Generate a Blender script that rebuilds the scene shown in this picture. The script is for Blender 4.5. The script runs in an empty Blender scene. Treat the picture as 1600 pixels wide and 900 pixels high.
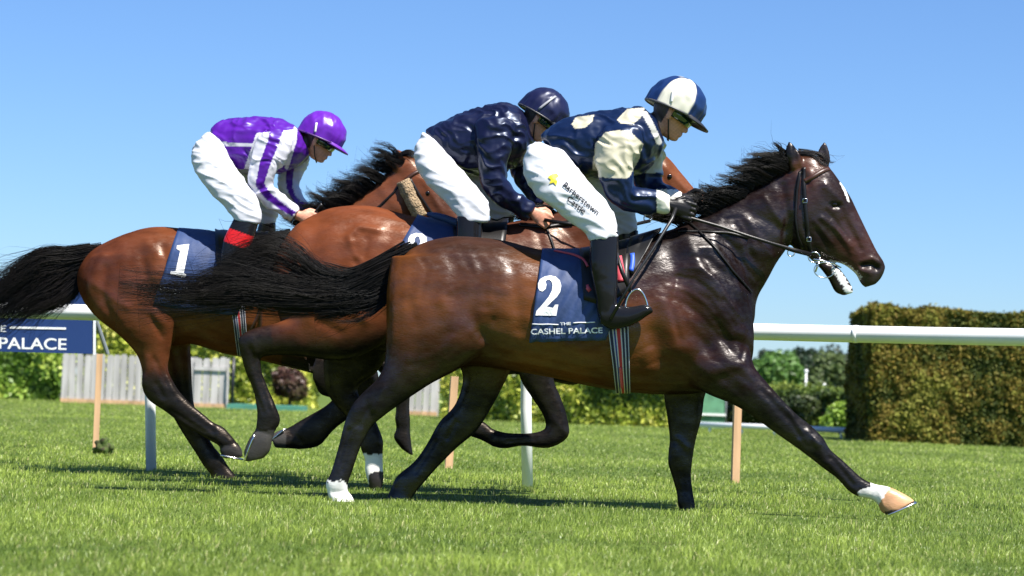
import bpy, bmesh, math, random
import numpy as np
from mathutils import Vector, Matrix, noise
from mathutils.bvhtree import BVHTree
from mathutils.geometry import tessellate_polygon
random.seed(7); RNG = np.random.default_rng(7)
R = math.radians
sc = bpy.context.scene

# ------------------------------------------------------------------ camera, sky, sun, exposure
FPX, CAMH = 3600.0, 0.60
ROLL, PITCH = R(2.0), math.atan(165 / 3600)
cam_d = bpy.data.cameras.new('camera'); cam = bpy.data.objects.new('camera', cam_d)
sc.collection.objects.link(cam); sc.camera = cam
cam_d.sensor_width = 36; cam_d.lens = FPX / 1600 * 36
cam_d.clip_start = 0.1; cam_d.clip_end = 6000
cam_d.dof.use_dof = True; cam_d.dof.focus_distance = 12.4; cam_d.dof.aperture_fstop = 3.8
CM = Matrix.Rotation(R(90) + PITCH, 4, 'X') @ Matrix.Rotation(ROLL, 4, 'Z')
CM = Matrix.Translation((0, 0, CAMH)) @ CM
cam.matrix_world = CM
CR = np.array(CM.to_3x3()); CO = np.array([0, 0, CAMH])

def D(u, v):
    return CR @ np.array([(u - 800) / FPX, (450 - v) / FPX, -1.0])
def P(u, v, d):
    """point of the place seen at photo position (u, v) on the upright plane y = d"""
    r = D(u, v); return CO + r * (d / r[1])
def G(u, v, z=0.0):
    """point of the ground seen at (u, v)"""
    r = D(u, v); return CO + r * ((z - CAMH) / r[2])
def UV(pts):
    q = (np.asarray(pts) - CO) @ CR
    return np.stack([800 + FPX * q[:, 0] / -q[:, 2], 450 - FPX * q[:, 1] / -q[:, 2]], 1)
def X(px, Y):
    """x at ground level of photo column px at distance Y"""
    return P(px, 640, Y)[0]

SUN = np.array([0.42, -0.43, 1.0]); SUN /= np.linalg.norm(SUN)
EL = math.asin(SUN[2]); ROT = math.atan2(SUN[0], SUN[1])
w = bpy.data.worlds.new('World'); sc.world = w; w.use_nodes = True
nt = w.node_tree; bg = nt.nodes['Background']
sky = nt.nodes.new('ShaderNodeTexSky'); sky.sky_type = 'NISHITA'; sky.sun_disc = False
sky.sun_elevation = EL; sky.sun_rotation = ROT
sky.altitude = 300; sky.air_density = 1.0; sky.dust_density = 0.3; sky.ozone_density = 4.0
SKYMUL = (0.88, 1.13, 1.50, 1)
mx = nt.nodes.new('ShaderNodeMix'); mx.data_type = 'RGBA'; mx.blend_type = 'MULTIPLY'; mx.inputs[0].default_value = 1
nt.links.new(sky.outputs[0], mx.inputs[6]); mx.inputs[7].default_value = SKYMUL
nt.links.new(mx.outputs[2], bg.inputs[0]); bg.inputs[1].default_value = 0.05
sl = bpy.data.lights.new('sun', 'SUN'); sl.energy = 5.0; sl.angle = R(0.5); sl.color = (1, .955, .88)
so = bpy.data.objects.new('sun', sl); sc.collection.objects.link(so)
so.rotation_euler = Vector(SUN).to_track_quat('Z', 'Y').to_euler()
vs = sc.view_settings
vs.view_transform = 'Standard'; vs.look = 'None'; vs.gamma = 1; vs.exposure = 1.06; vs.use_curve_mapping = False
sc.cycles.max_bounces = 6; sc.cycles.transparent_max_bounces = 8
sc.cycles.use_denoising = True

# ------------------------------------------------------------------ materials
def mat(name, col=(.5, .5, .5), rough=.6, spec=.5, metal=0., attr=False, var=0., vscale=20., bump=0., bscale=60., bdist=.01,
        stretch=None, coat=0., sheen=0., trans=0., detail=4., ridged=False, rvar=0., stint=None, bump2=None, gloss=None, rscale=7,  nlo=.35, nhi=.65, coatr=.1, aniso_mix=None, col2=None):
    m = bpy.data.materials.new(name); m.use_nodes = True
    n = m.node_tree; b = n.nodes['Principled BSDF']; L = n.links
    b.inputs['Roughness'].default_value = rough; b.inputs['Specular IOR Level'].default_value = spec
    b.inputs['Metallic'].default_value = metal; b.inputs['Coat Weight'].default_value = coat
    b.inputs['Coat Roughness'].default_value = coatr
    b.inputs['Sheen Weight'].default_value = sheen
    if stint: b.inputs['Specular Tint'].default_value = (*stint, 1)
    geo = n.nodes.new('ShaderNodeNewGeometry'); mp = n.nodes.new('ShaderNodeMapping')
    L.new(geo.outputs['Position'], mp.inputs[0])
    if stretch: mp.inputs['Rotation'].default_value = stretch[1]; mp.inputs['Scale'].default_value = stretch[0]
    src = None
    if attr:
        a = n.nodes.new('ShaderNodeVertexColor'); a.layer_name = 'Col'; src = a.outputs[0]
    if var > 0 or col2:
        t = n.nodes.new('ShaderNodeTexNoise'); t.inputs['Scale'].default_value = vscale; t.inputs['Detail'].default_value = detail
        L.new(mp.outputs[0], t.inputs[0])
        r = n.nodes.new('ShaderNodeMapRange'); L.new(t.outputs[0], r.inputs[0])
        r.inputs[1].default_value = nlo; r.inputs[2].default_value = nhi
        if col2:
            x = n.nodes.new('ShaderNodeMix'); x.data_type = 'RGBA'; L.new(r.outputs[0], x.inputs[0])
            r.inputs[3].default_value = 0; r.inputs[4].default_value = 1
            x.inputs[6].default_value = (*col, 1); x.inputs[7].default_value = (*col2, 1)
        else:
            r.inputs[3].default_value = 1 - var; r.inputs[4].default_value = 1 + var
            x = n.nodes.new('ShaderNodeMix'); x.data_type = 'RGBA'; x.blend_type = 'MULTIPLY'; x.inputs[0].default_value = 1
            if src: L.new(src, x.inputs[6])
            else: x.inputs[6].default_value = (*col, 1)
            L.new(r.outputs[0], x.inputs[7])
        src = x.outputs[2]
    if src: L.new(src, b.inputs['Base Color'])
    else: b.inputs['Base Color'].default_value = (*col, 1)
    if bump > 0:
        t = n.nodes.new('ShaderNodeTexNoise'); t.inputs['Scale'].default_value = bscale; t.inputs['Detail'].default_value = detail
        L.new(mp.outputs[0], t.inputs[0])
        if ridged: t.noise_type = 'RIDGED_MULTIFRACTAL'; t.normalize = True
        bp = n.nodes.new('ShaderNodeBump'); bp.inputs['Strength'].default_value = bump; bp.inputs['Distance'].default_value = bdist
        L.new(t.outputs[0], bp.inputs['Height']); L.new(bp.outputs[0], b.inputs['Normal'])
        if bump2:
            t2 = n.nodes.new('ShaderNodeTexNoise'); t2.inputs['Scale'].default_value = bump2[0]; t2.inputs['Detail'].default_value = 3; L.new(mp.outputs[0], t2.inputs[0])
            b2 = n.nodes.new('ShaderNodeBump'); b2.inputs['Strength'].default_value = bump2[1]; b2.inputs['Distance'].default_value = bump2[2]
            L.new(t2.outputs[0], b2.inputs['Height']); L.new(bp.outputs[0], b2.inputs['Normal']); L.new(b2.outputs[0], b.inputs['Normal'])
    if rvar > 0:
        t = n.nodes.new('ShaderNodeTexNoise'); t.inputs['Scale'].default_value = rscale; t.inputs['Detail'].default_value = 9; t.inputs['Roughness'].default_value = .68; L.new(mp.outputs[0], t.inputs[0])
        r = n.nodes.new('ShaderNodeMapRange'); r.inputs[1].default_value = .35; r.inputs[2].default_value = .65; r.inputs[3].default_value = rough - rvar; r.inputs[4].default_value = rough + rvar
        L.new(t.outputs[0], r.inputs[0]); L.new(r.outputs[0], b.inputs['Roughness'])
    if gloss:
        b.inputs['Specular IOR Level'].default_value = 0; gl = n.nodes.new('ShaderNodeBsdfGlossy'); gl.inputs[0].default_value = (*(stint or (1, 1, 1)), 1)
        for sk in ('Roughness', 'Normal'):
            if b.inputs[sk].links: L.new(b.inputs[sk].links[0].from_socket, gl.inputs[sk])
        t = n.nodes.new('ShaderNodeTexNoise'); t.inputs['Scale'].default_value = 8; t.inputs['Detail'].default_value = 10; t.inputs['Roughness'].default_value = .72; L.new(mp.outputs[0], t.inputs[0])
        r = n.nodes.new('ShaderNodeMapRange'); r.inputs[1].default_value = .38; r.inputs[2].default_value = .62; r.inputs[3].default_value = gloss[0]; r.inputs[4].default_value = gloss[1]; L.new(t.outputs[0], r.inputs[0])
        ms = n.nodes.new('ShaderNodeMixShader'); L.new(r.outputs[0], ms.inputs[0]); L.new(b.outputs[0], ms.inputs[1]); L.new(gl.outputs[0], ms.inputs[2]); L.new(ms.outputs[0], n.nodes['Material Output'].inputs[0])
    if trans > 0:
        td = n.nodes.new('ShaderNodeBsdfTranslucent'); ms = n.nodes.new('ShaderNodeMixShader'); ms.inputs[0].default_value = trans
        if src: L.new(src, td.inputs[0])
        else: td.inputs[0].default_value = (*col, 1)
        L.new(b.outputs[0], ms.inputs[1]); L.new(td.outputs[0], ms.inputs[2])
        L.new(ms.outputs[0], n.nodes['Material Output'].inputs[0])
    return m

M = {}
def coat(name, rough, bump, gloss, tint):
    return mat(name, attr=True, rough=rough, gloss=gloss, var=.22, vscale=13, bump=bump, bscale=13, bdist=.006, ridged=True,
               stretch=((.45, 1, 1.0), (0, R(38), 0)), detail=7, rvar=.12, rscale=55, stint=tint, bump2=(120, .6, .002))
M['coat'] = coat('horse_coat', .35, .16, (.014, .045), (1, .84, .72))
M['coat_dark'] = coat('horse_coat_sweaty', .33, .30, (.012, .050), (1, .95, .94))
M['hair'] = mat('horse_hair', (.0030, .0027, .0027), .45, .25, col2=(.009, .006, .005), vscale=5)
M['hoof'] = mat('hoof', (.05, .045, .04), .45, var=.3, vscale=60)
M['silk'] = mat('silk', attr=True, rough=.34, spec=.4, stint=(.62, .74, 1.),  bump=.8, bscale=21, bdist=.012, stretch=((.5, .8, 1.0), (0, R(-37), 0)), detail=5, ridged=True, coat=.12, coatr=.25)
M['breech'] = mat('white_breeches', attr=True, rough=.62, spec=.35, bump=.5, bscale=15, bdist=.016, stretch=((.3, .8, 1.5), (0, R(28), 0)), detail=4, ridged=True)
M['skin'] = mat('skin', attr=True, rough=.5, var=.08, vscale=60, bump=.1, bscale=200)
M['boot'] = mat('boot_leather', attr=True, rough=.12, spec=.22, bump=.2, bscale=12, bdist=.01, detail=2)
M['capsilk'] = mat('cap_silk', attr=True, rough=.40, spec=.4, stint=(.75, .8, 1.),  bump=.4, bscale=16, bdist=.012, detail=3, stretch=((1, .6, .5), (0, 0, 0)), ridged=True, coat=.15, coatr=.25)
M['peak'] = mat('helmet_peak', attr=True, rough=.45)
M['eye'] = mat('dark_eye', (.006, .004, .003), .12, .4)
M['goggles'] = mat('goggle_lens', (.004, .03, .018), .06, .8, coat=1., coatr=.03)
M['blackplastic'] = mat('black_plastic', (.01, .01, .011), .4)
M['leather'] = mat('black_leather', (.007, .006, .006), .38, .3, bump=.2, bscale=150, bdist=.002)
M['brownleather'] = mat('brown_leather', (.05, .018, .01), .4)
M['metal'] = mat('bit_metal', (.7, .7, .7), .2, metal=1.)
M['cloth'] = mat('saddle_cloth', (.016, .040, .125), .62, var=.12, vscale=9, bump=.25, bscale=9, bdist=.03, detail=3)
M['white'] = mat('white_print', (.82, .82, .82), .6)
M['whitepl'] = mat('white_plastic', (.82, .83, .82), .35, var=.04, vscale=3)
M['black'] = mat('black_print', (.015, .015, .02), .6)
M['yellow'] = mat('yellow_print', (.75, .6, .03), .6)
M['girth'] = mat('girth_webbing', attr=True, rough=.7, bump=.2, bscale=220, bdist=.002)
M['pink'] = mat('pink_binding', (.55, .07, .10), .5)
M['blueflap'] = mat('blue_flap', (.03, .10, .55), .5)
M['sheepskin'] = mat('sheepskin', (.38, .27, .16), .95, var=.3, vscale=70, bump=1., bscale=90, bdist=.02)
M['navy'] = mat('navy_board', (.010, .035, .14), .5, var=.05, vscale=2)
M['wood'] = mat('stake_wood', (.50, .31, .17), .8, var=.25, vscale=9, stretch=((1, 1, .12), (0, 0, 0)), bump=.3, bscale=40)
M['greywood'] = mat('weathered_wood', (.42, .40, .385), .85, var=.22, vscale=7, stretch=((1, 1, .1), (0, 0, 0)), bump=.4, bscale=30)
M['greymetal'] = mat('grey_metal', (.2, .22, .24), .5)
M['foam'] = mat('foam', (.85, .85, .83), .4)
M['leaf'] = mat('hedge_leaf', attr=True, rough=.45, spec=.4, trans=.25)
M['conifer'] = mat('conifer_leaf', attr=True, rough=.7, spec=.2, trans=.15)
M['bark'] = mat('bark', (.10, .075, .055), .9, var=.3, vscale=8, bump=.6, bscale=20)
M['core'] = mat('hedge_core', (.012, .018, .006), .95)
M['blade'] = mat('grass_blade', attr=True, rough=.42, spec=.4, trans=.18)
M['tarp'] = mat('green_tarp', (.06, .22, .16), .7, var=.1, vscale=2)
M['net'] = mat('green_net', (.10, .26, .15), .8, var=.2, vscale=5)

# ------------------------------------------------------------------ object helpers
COL = sc.collection
def tag(o, label=None, cat=None, group=None, kind=None):
    if label: o['label'] = label
    if cat: o['category'] = cat
    if group: o['group'] = group
    if kind: o['kind'] = kind
    return o
def link(name, me, material=None, parent=None, smooth=True):
    o = bpy.data.objects.new(name, me); COL.objects.link(o)
    if material: me.materials.append(material)
    if parent is not None:
        o.parent = parent; o.matrix_parent_inverse = Matrix.Translation(-Vector(parent.location))
    if smooth:
        me.polygons.foreach_set('use_smooth', np.ones(len(me.polygons), bool))
    return o
def empty(name, loc):
    o = bpy.data.objects.new(name, None); COL.objects.link(o); o.location = loc; o.empty_display_size = .1
    return o
def mesh_of(v, f, name='m'):
    me = bpy.data.meshes.new(name); me.from_pydata([tuple(p) for p in v], [], [tuple(q) for q in f]); me.update(); return me
def fast_mesh(V, F, name='m', cols=None):
    """V (n,3); F (m,k) all faces with k corners"""
    me = bpy.data.meshes.new(name); V = np.asarray(V, np.float32); F = np.asarray(F, np.int32)
    me.vertices.add(len(V)); me.vertices.foreach_set('co', V.ravel())
    k = F.shape[1]; me.loops.add(F.size); me.loops.foreach_set('vertex_index', F.ravel())
    me.polygons.add(len(F)); me.polygons.foreach_set('loop_start', np.arange(0, F.size, k, dtype=np.int32))
    me.polygons.foreach_set('loop_total', np.full(len(F), k, np.int32))
    me.update(calc_edges=True)
    if cols is not None: set_cols(me, cols)
    return me
def set_cols(me, cols):
    a = me.color_attributes.new('Col', 'FLOAT_COLOR', 'POINT')
    c = np.ones((len(me.vertices), 4), np.float32); c[:, :3] = cols
    a.data.foreach_set('color', c.ravel())

class B:
    """collects closed shapes into one vertex / face list"""
    def __init__(s): s.v = []; s.f = []
    def add(s, v, f):
        o = len(s.v); s.v += [tuple(p) for p in v]; s.f += [tuple(i + o for i in q) for q in f]
    def box(s, c, sz, rz=0., tilt=0.):
        c = np.array(c, float); h = np.array(sz, float) / 2
        v = np.array([[x, y, z] for x in (-1, 1) for y in (-1, 1) for z in (-1, 1)]) * h
        if tilt: v[:, 0] += tilt * v[:, 2]
        ca, sa = math.cos(rz), math.sin(rz)
        v = np.stack([v[:, 0] * ca - v[:, 1] * sa, v[:, 0] * sa + v[:, 1] * ca, v[:, 2]], 1) + c
        s.add(v, [(0, 1, 3, 2), (4, 6, 7, 5), (0, 4, 5, 1), (2, 3, 7, 6), (0, 2, 6, 4), (1, 5, 7, 3)])
    def ring_loft(s, rings, close=True):
        n = len(rings[0]); v = [p for r in rings for p in r]; f = []
        for i in range(len(rings) - 1):
            for j in range(n):
                a = i * n + j; b = i * n + (j + 1) % n
                f.append((a, b, b + n, a + n))
        if close:
            for idx, base in ((0, 0), (1, (len(rings) - 1) * n)):
                c = np.mean(rings[0 if idx == 0 else -1], axis=0); k = len(v); v.append(c)
                for j in range(n):
                    a, b = base + j, base + (j + 1) % n
                    f.append((k, b, a) if idx == 0 else (k, a, b))
        s.add(v, f)
    def tube(s, pts, rad, n=8):
        pts = [np.array(p, float) for p in pts]
        if not hasattr(rad, '__len__'): rad = [rad] * len(pts)
        rings = []; up = np.array([0.05, 1, 0.02]); up /= np.linalg.norm(up)
        for i, p in enumerate(pts):
            t = pts[min(i + 1, len(pts) - 1)] - pts[max(i - 1, 0)]; t /= np.linalg.norm(t) + 1e-9
            a = np.cross(t, up)
            if np.linalg.norm(a) < .1: a = np.cross(t, (1, 0, 0))
            a /= np.linalg.norm(a); b = np.cross(t, a)
            rings.append([p + rad[i] * (a * math.cos(q) + b * math.sin(q)) for q in np.linspace(0, 2 * math.pi, n, endpoint=False)])
        s.ring_loft(rings)
    def ell(s, c, r, n=14, m=9, rot=None):
        c = np.array(c, float); rings = []
        for i in range(1, m):
            th = math.pi * i / m
            rr = []
            for q in np.linspace(0, 2 * math.pi, n, endpoint=False):
                p = np.array([r[0] * math.sin(th) * math.cos(q), r[1] * math.sin(th) * math.sin(q), r[2] * math.cos(th)])
                if rot is not None: p = rot @ p
                rr.append(c + p)
            rings.append(rr)
        s.ring_loft(rings)
    def mesh(s, name='m'): return mesh_of(s.v, s.f, name)
    def build(s, name, m, parent=None, smooth=True, cols=None):
        me = s.mesh(name)
        if cols is not None: set_cols(me, cols(np.array(s.v)) if callable(cols) else np.tile(cols, (len(s.v), 1)))
        return link(name, me, m, parent, smooth)

def catmull(S, k):
    S = np.array(S, float); n = len(S); out = []
    for i in range(n - 1):
        p0, p1, p2, p3 = S[max(i - 1, 0)], S[i], S[i + 1], S[min(i + 2, n - 1)]
        for j in range(k):
            t = j / k
            out.append(.5 * ((2 * p1) + (-p0 + p2) * t + (2 * p0 - 5 * p1 + 4 * p2 - p3) * t * t + (-p0 + 3 * p1 - 3 * p2 + p3) * t ** 3))
    out.append(S[-1]); return np.array(out)

def loft(b, d, st, dy=0., n=22, k=5, e=2.25, infl=0.):
    """st: rows (au, av, bu, bv, half width[, depth offset]); the pair a-b spans the outline, half width is the depth half"""
    rows = [list(r) + [dy] * (6 - len(r)) for r in st]
    S = catmull(rows, k); rings = []
    for r in S:
        a = P(r[0], r[1], d + r[5]); c = P(r[2], r[3], d + r[5]); m = (a + c) / 2; h = (c - a) / 2
        L = np.linalg.norm(h) + 1e-9; h = h * (1 + infl / L); w_ = max(r[4], .004) + infl
        ring = []
        for q in np.linspace(0, 2 * math.pi, n, endpoint=False):
            cs, sn = math.cos(q), math.sin(q)
            x = math.copysign(abs(cs) ** (2 / e), cs); y = math.copysign(abs(sn) ** (2 / e), sn)
            ring.append(m + h * x + np.array([0, w_ * y, 0]))
        rings.append(ring)
    # orient consistently
    nrm = np.cross(rings[0][1] - rings[0][0], rings[0][2] - rings[0][1])
    ax = np.mean(rings[1], 0) - np.mean(rings[0], 0)
    if np.dot(nrm, ax) > 0: rings = [r[::-1] for r in rings]
    b.ring_loft(rings)

def remesh(b, vox):
    me = b.mesh('tmp'); bm = bmesh.new(); bm.from_mesh(me)
    bmesh.ops.recalc_face_normals(bm, faces=bm.faces); bm.to_mesh(me); bm.free()
    o = bpy.data.objects.new('tmp', me); COL.objects.link(o)
    md = o.modifiers.new('r', 'REMESH'); md.mode = 'VOXEL'; md.voxel_size = vox; md.adaptivity = 0
    dg = bpy.context.evaluated_depsgraph_get(); e = o.evaluated_get(dg)
    nm = bpy.data.meshes.new_from_object(e)
    bpy.data.objects.remove(o); bpy.data.meshes.remove(me)
    return nm
def co(me):
    a = np.empty(len(me.vertices) * 3, np.float32); me.vertices.foreach_get('co', a); return a.reshape(-1, 3).astype(float)
def setco(me, v): me.vertices.foreach_set('co', v.astype(np.float32).ravel()); me.update()
def normals(me):
    a = np.empty(len(me.vertices) * 3, np.float32); me.vertices.foreach_get('normal', a); return a.reshape(-1, 3).astype(float)
def smooth(me, it, wt=None):
    e = np.empty(len(me.edges) * 2, np.int32); me.edges.foreach_get('vertices', e); e = e.reshape(-1, 2)
    v = co(me); n = len(v); deg = np.bincount(e.ravel(), minlength=n)[:, None].astype(float) + 1e-9
    wt = np.ones(n) if wt is None else wt
    for i in range(it):
        for lam in (.55, -.5) if i % 2 else (.5,):     # part Taubin: keeps volume
            s = np.stack([np.bincount(e[:, 0], v[e[:, 1], c], n) + np.bincount(e[:, 1], v[e[:, 0], c], n) for c in range(3)], 1) / deg
            v = v + (s - v) * lam * wt[:, None]
    setco(me, v); return v

def seg_dist(uv, pl):
    """distance of uv points to a polyline"""
    best = np.full(len(uv), 1e9)
    for a, b in zip(pl[:-1], pl[1:]):
        a = np.array(a, float); b = np.array(b, float); ab = b - a
        t = np.clip(((uv - a) @ ab) / (ab @ ab + 1e-9), 0, 1)
        best = np.minimum(best, np.linalg.norm(uv - (a + t[:, None] * ab), axis=1))
    return best
def sculpt(me, strokes, side=None):
    v = co(me); n = normals(me); uv = UV(v); amt = np.zeros(len(v))
    for pl, s, a in strokes: amt += a * np.exp(-(seg_dist(uv, pl) / s) ** 2)
    wy = np.abs(n[:, 1]) ** .7 * (1 if side is None else (n[:, 1] < 0))
    setco(me, v + n * (amt * wy)[:, None])
def nz(uv, sc_=.25, seed=0.):
    return np.array([noise.fractal(Vector((a * sc_, b_ * sc_, seed)), 1., 2., 3) for a, b_ in uv])
def inside(uv, poly):
    x, y = uv[:, 0], uv[:, 1]; r = np.zeros(len(uv), bool); n = len(poly)
    for i in range(n):
        x1, y1 = poly[i]; x2, y2 = poly[(i + 1) % n]
        c = ((y1 > y) != (y2 > y)) & (x < (x2 - x1) * (y - y1) / (y2 - y1 + 1e-9) + x1); r ^= c
    return r
def splat(uv, pts, base=None):
    """soft brush colours: pts rows (u, v, sigma, (r,g,b))"""
    W = np.zeros(len(uv)) + 1e-6; C = np.zeros((len(uv), 3)) + 1e-6 * np.array(base if base is not None else pts[0][3])
    for u, v, s, c in pts:
        w_ = np.exp(-((uv[:, 0] - u) ** 2 + (uv[:, 1] - v) ** 2) / (2 * s * s)); W += w_; C += w_[:, None] * np.array(c)
    return C / W[:, None] * .78
def rough_displace(me, amp, scale, seed=0., stretch=(1, 1, 1), mask=None):
    v = co(me); n = normals(me); s = np.array(stretch) * scale
    a = np.array([noise.fractal(Vector(p * s + seed), 1., 2., 3) for p in v])
    if mask is not None: a = a * mask
    setco(me, v + n * (a * amp)[:, None])
def bvh_of(*objs):
    V = []; F = []
    for o in objs:
        me = o.data if hasattr(o, 'data') else o; k = len(V)
        V += [tuple(p) for p in co(me)]; F += [tuple(i + k for i in p.vertices) for p in me.polygons]
    return BVHTree.FromPolygons(V, F)
def hit(bv, u, v, off=0., far=False, d=12.4):
    """point of the surface seen at (u,v), moved out by off; far=True: the same height on the far side"""
    if not far:
        r = D(u, v); r = r / np.linalg.norm(r); h = bv.ray_cast(Vector(CO), Vector(r))
        if h[0] is None: return None
        n = np.array(h[1]); n = n if n @ r < 0 else -n
        return np.array(h[0]) + n * off
    p = P(u, v, d); h = bv.ray_cast(Vector(p + np.array([0, 4, 0])), Vector((0, -1, 0)))
    if h[0] is None: return None
    n = np.array(h[1]); n = n if n[1] > 0 else -n
    return np.array(h[0]) + n * off
def dens(path, step=4.):
    out = [np.array(path[0], float)]
    for a, b in zip(path[:-1], path[1:]):
        a = np.array(a, float); b = np.array(b, float); k = max(1, int(np.linalg.norm(b - a) / step))
        for i in range(1, k + 1): out.append(a + (b - a) * i / k)
    return out
def band(pts, width, th, nrmfn=None):
    """flat strap with thickness through 3D pts"""
    pts = [np.array(p, float) for p in pts]; b = B(); rings = []
    for i, p in enumerate(pts):
        t = pts[min(i + 1, len(pts) - 1)] - pts[max(i - 1, 0)]; t /= np.linalg.norm(t) + 1e-9
        n = nrmfn(p) if nrmfn else np.array([0, -1, 0]); n = n - t * (n @ t); n /= np.linalg.norm(n) + 1e-9
        a = np.cross(t, n); w_ = width[i] if hasattr(width, '__len__') else width
        rings.append([p + a * w_ / 2 + n * th, p - a * w_ / 2 + n * th, p - a * w_ / 2 - n * th, p + a * w_ / 2 - n * th])
    b.ring_loft(rings); return b
def strap(bv, path, width, off=.004, th=.0022, far=False, d=12.4):
    pts = [hit(bv, u, v, off, far, d) for u, v in dens(path, 3.)]
    pts = [p for p in pts if p is not None]
    if len(pts) > 4:
        A = np.array(pts); 
        for _ in range(3): A[1:-1] = (A[:-2] + A[2:] + 2 * A[1:-1]) / 4
        pts = list(A)
    def nf(p):
        h = bv.find_nearest(Vector(p)); n = p - np.array(h[0])
        return n / (np.linalg.norm(n) + 1e-9)
    return band(pts, width, th, nf)

# strands of hair: a list of (points, radius) curves -> one mesh of three sided tapered tubes
def strands(curves, r0=.0022, seg=None):
    V = []; F = []; o = 0
    for pts, r in curves:
        pts = np.asarray(pts); n = len(pts); t = np.gradient(pts, axis=0); t /= np.linalg.norm(t, axis=1)[:, None] + 1e-9
        a = np.cross(t, [0.1, 1, 0.05]); a /= np.linalg.norm(a, axis=1)[:, None] + 1e-9; b = np.cross(t, a)
        rad = (r * (1 - np.linspace(0, 1, n) ** 2.5 * .9))[:, None]
        for q in (0, 2.1, 4.2): V.append(pts + rad * (a * math.cos(q) + b * math.sin(q)))
        i = np.arange(n - 1)
        for k in range(3):
            k2 = (k + 1) % 3
            F.append(np.stack([o + k * n + i, o + k2 * n + i, o + k2 * n + i + 1, o + k * n + i + 1], 1))
        o += 3 * n
    return np.concatenate(V), np.concatenate(F)
def hair(name, d, guides, n, r, spread=.012, wave=.01, parent=None, kpts=14, lenr=(.55, 1.), jitter=.35, m='hair', stray=.06):
    """guides: list of (uv polyline, depth start, depth end, width px start, width px end)"""
    cur = []; K = max(6, n // 40); locks = []
    for _ in range(K): locks.append((RNG.integers(len(guides)), RNG.uniform(-1, 1), RNG.uniform(*lenr), RNG.uniform(4, 9), RNG.uniform(0, 6.3), RNG.normal(0, wave), RNG.normal(0, jitter), RNG.uniform(-1, 1)))
    for _ in range(n):
        lk = locks[RNG.integers(K)]; g = guides[lk[0]]; path, d0, d1, w0, w1 = g
        A = catmull(path, 6); stray_ = RNG.random() < stray; L = lk[2] * RNG.uniform(.8, 1.08) if not stray_ else lenr[1] * RNG.uniform(.8, 1.1)
        t = np.linspace(0, L, kpts) * (len(A) - 1)
        uv = np.stack([np.interp(t, np.arange(len(A)), A[:, c]) for c in (0, 1)], 1)
        tn = np.gradient(uv, axis=0); tn /= np.linalg.norm(tn, axis=1)[:, None] + 1e-9; nn = np.stack([-tn[:, 1], tn[:, 0]], 1)
        f = np.linspace(0, L, kpts); s = lk[1] + RNG.normal(0, .36) * (1 - .5 * f) if not stray_ else RNG.uniform(-1.1, 1.1)
        wd = (w0 + (w1 - w0) * f) * s
        wob = np.sin(f * lk[3] + lk[4]) * lk[5] * f + np.sin(f * RNG.uniform(4, 11) + RNG.uniform(0, 6.3)) * RNG.normal(0, wave) * f * (2. if stray_ else .25)
        bend = lk[6] * f ** 2 + RNG.normal(0, jitter) * f ** 2 * (1.3 if stray_ else .18)
        uv = uv + nn * (wd + wob + bend * 20)[:, None]
        dd = d0 + (d1 - d0) * f + (lk[7] + RNG.normal(0, .3)) * spread * (1 + f * 2)
        cur.append((np.array([P(a[0], a[1], d + q) for a, q in zip(uv, dd)]), r * RNG.uniform(.6, 1.3)))
    V, F = strands(cur)
    me = fast_mesh(V, F, name); return link(name, me, M[m], parent)

# ------------------------------------------------------------------ setting: ground, grass
def make_ground():
    b = bmesh.new(); S = 3000
    vs_ = [b.verts.new(p) for p in ((-S, -60, 0), (S, -60, 0), (S, S, 0), (-S, S, 0))]; b.faces.new(vs_)
    me = bpy.data.meshes.new('ground'); b.to_mesh(me)
    m = bpy.data.materials.new('turf'); m.use_nodes = True; n = m.node_tree; p = n.nodes['Principled BSDF']; L = n.links
    g = n.nodes.new('ShaderNodeNewGeometry')
    t1 = n.nodes.new('ShaderNodeTexNoise'); t1.inputs['Scale'].default_value = .9; t1.inputs['Detail'].default_value = 8; L.new(g.outputs[0], t1.inputs[0])
    t2 = n.nodes.new('ShaderNodeTexNoise'); t2.inputs['Scale'].default_value = 35; t2.inputs['Detail'].default_value = 4; L.new(g.outputs[0], t2.inputs[0])
    r = n.nodes.new('ShaderNodeValToRGB'); r.color_ramp.elements[0].position = .35; r.color_ramp.elements[1].position = .68
    r.color_ramp.elements[0].color = (.045, .078, .012, 1); r.color_ramp.elements[1].color = (.13, .175, .034, 1)
    a = n.nodes.new('ShaderNodeMath'); a.operation = 'ADD'; a.inputs[1].default_value = 0
    mm = n.nodes.new('ShaderNodeMix'); mm.inputs[0].default_value = .45
    L.new(t1.outputs[0], mm.inputs[2]); L.new(t2.outputs[0], mm.inputs[3]); L.new(mm.outputs[0], r.inputs[0])
    L.new(r.outputs[0], p.inputs[0]); p.inputs['Roughness'].default_value = .95; p.inputs['Specular IOR Level'].default_value = .1
    o = link('ground', me, m, smooth=False); tag(o, 'green turf ground of the racecourse running to the horizon', kind='structure')
make_ground()

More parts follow.
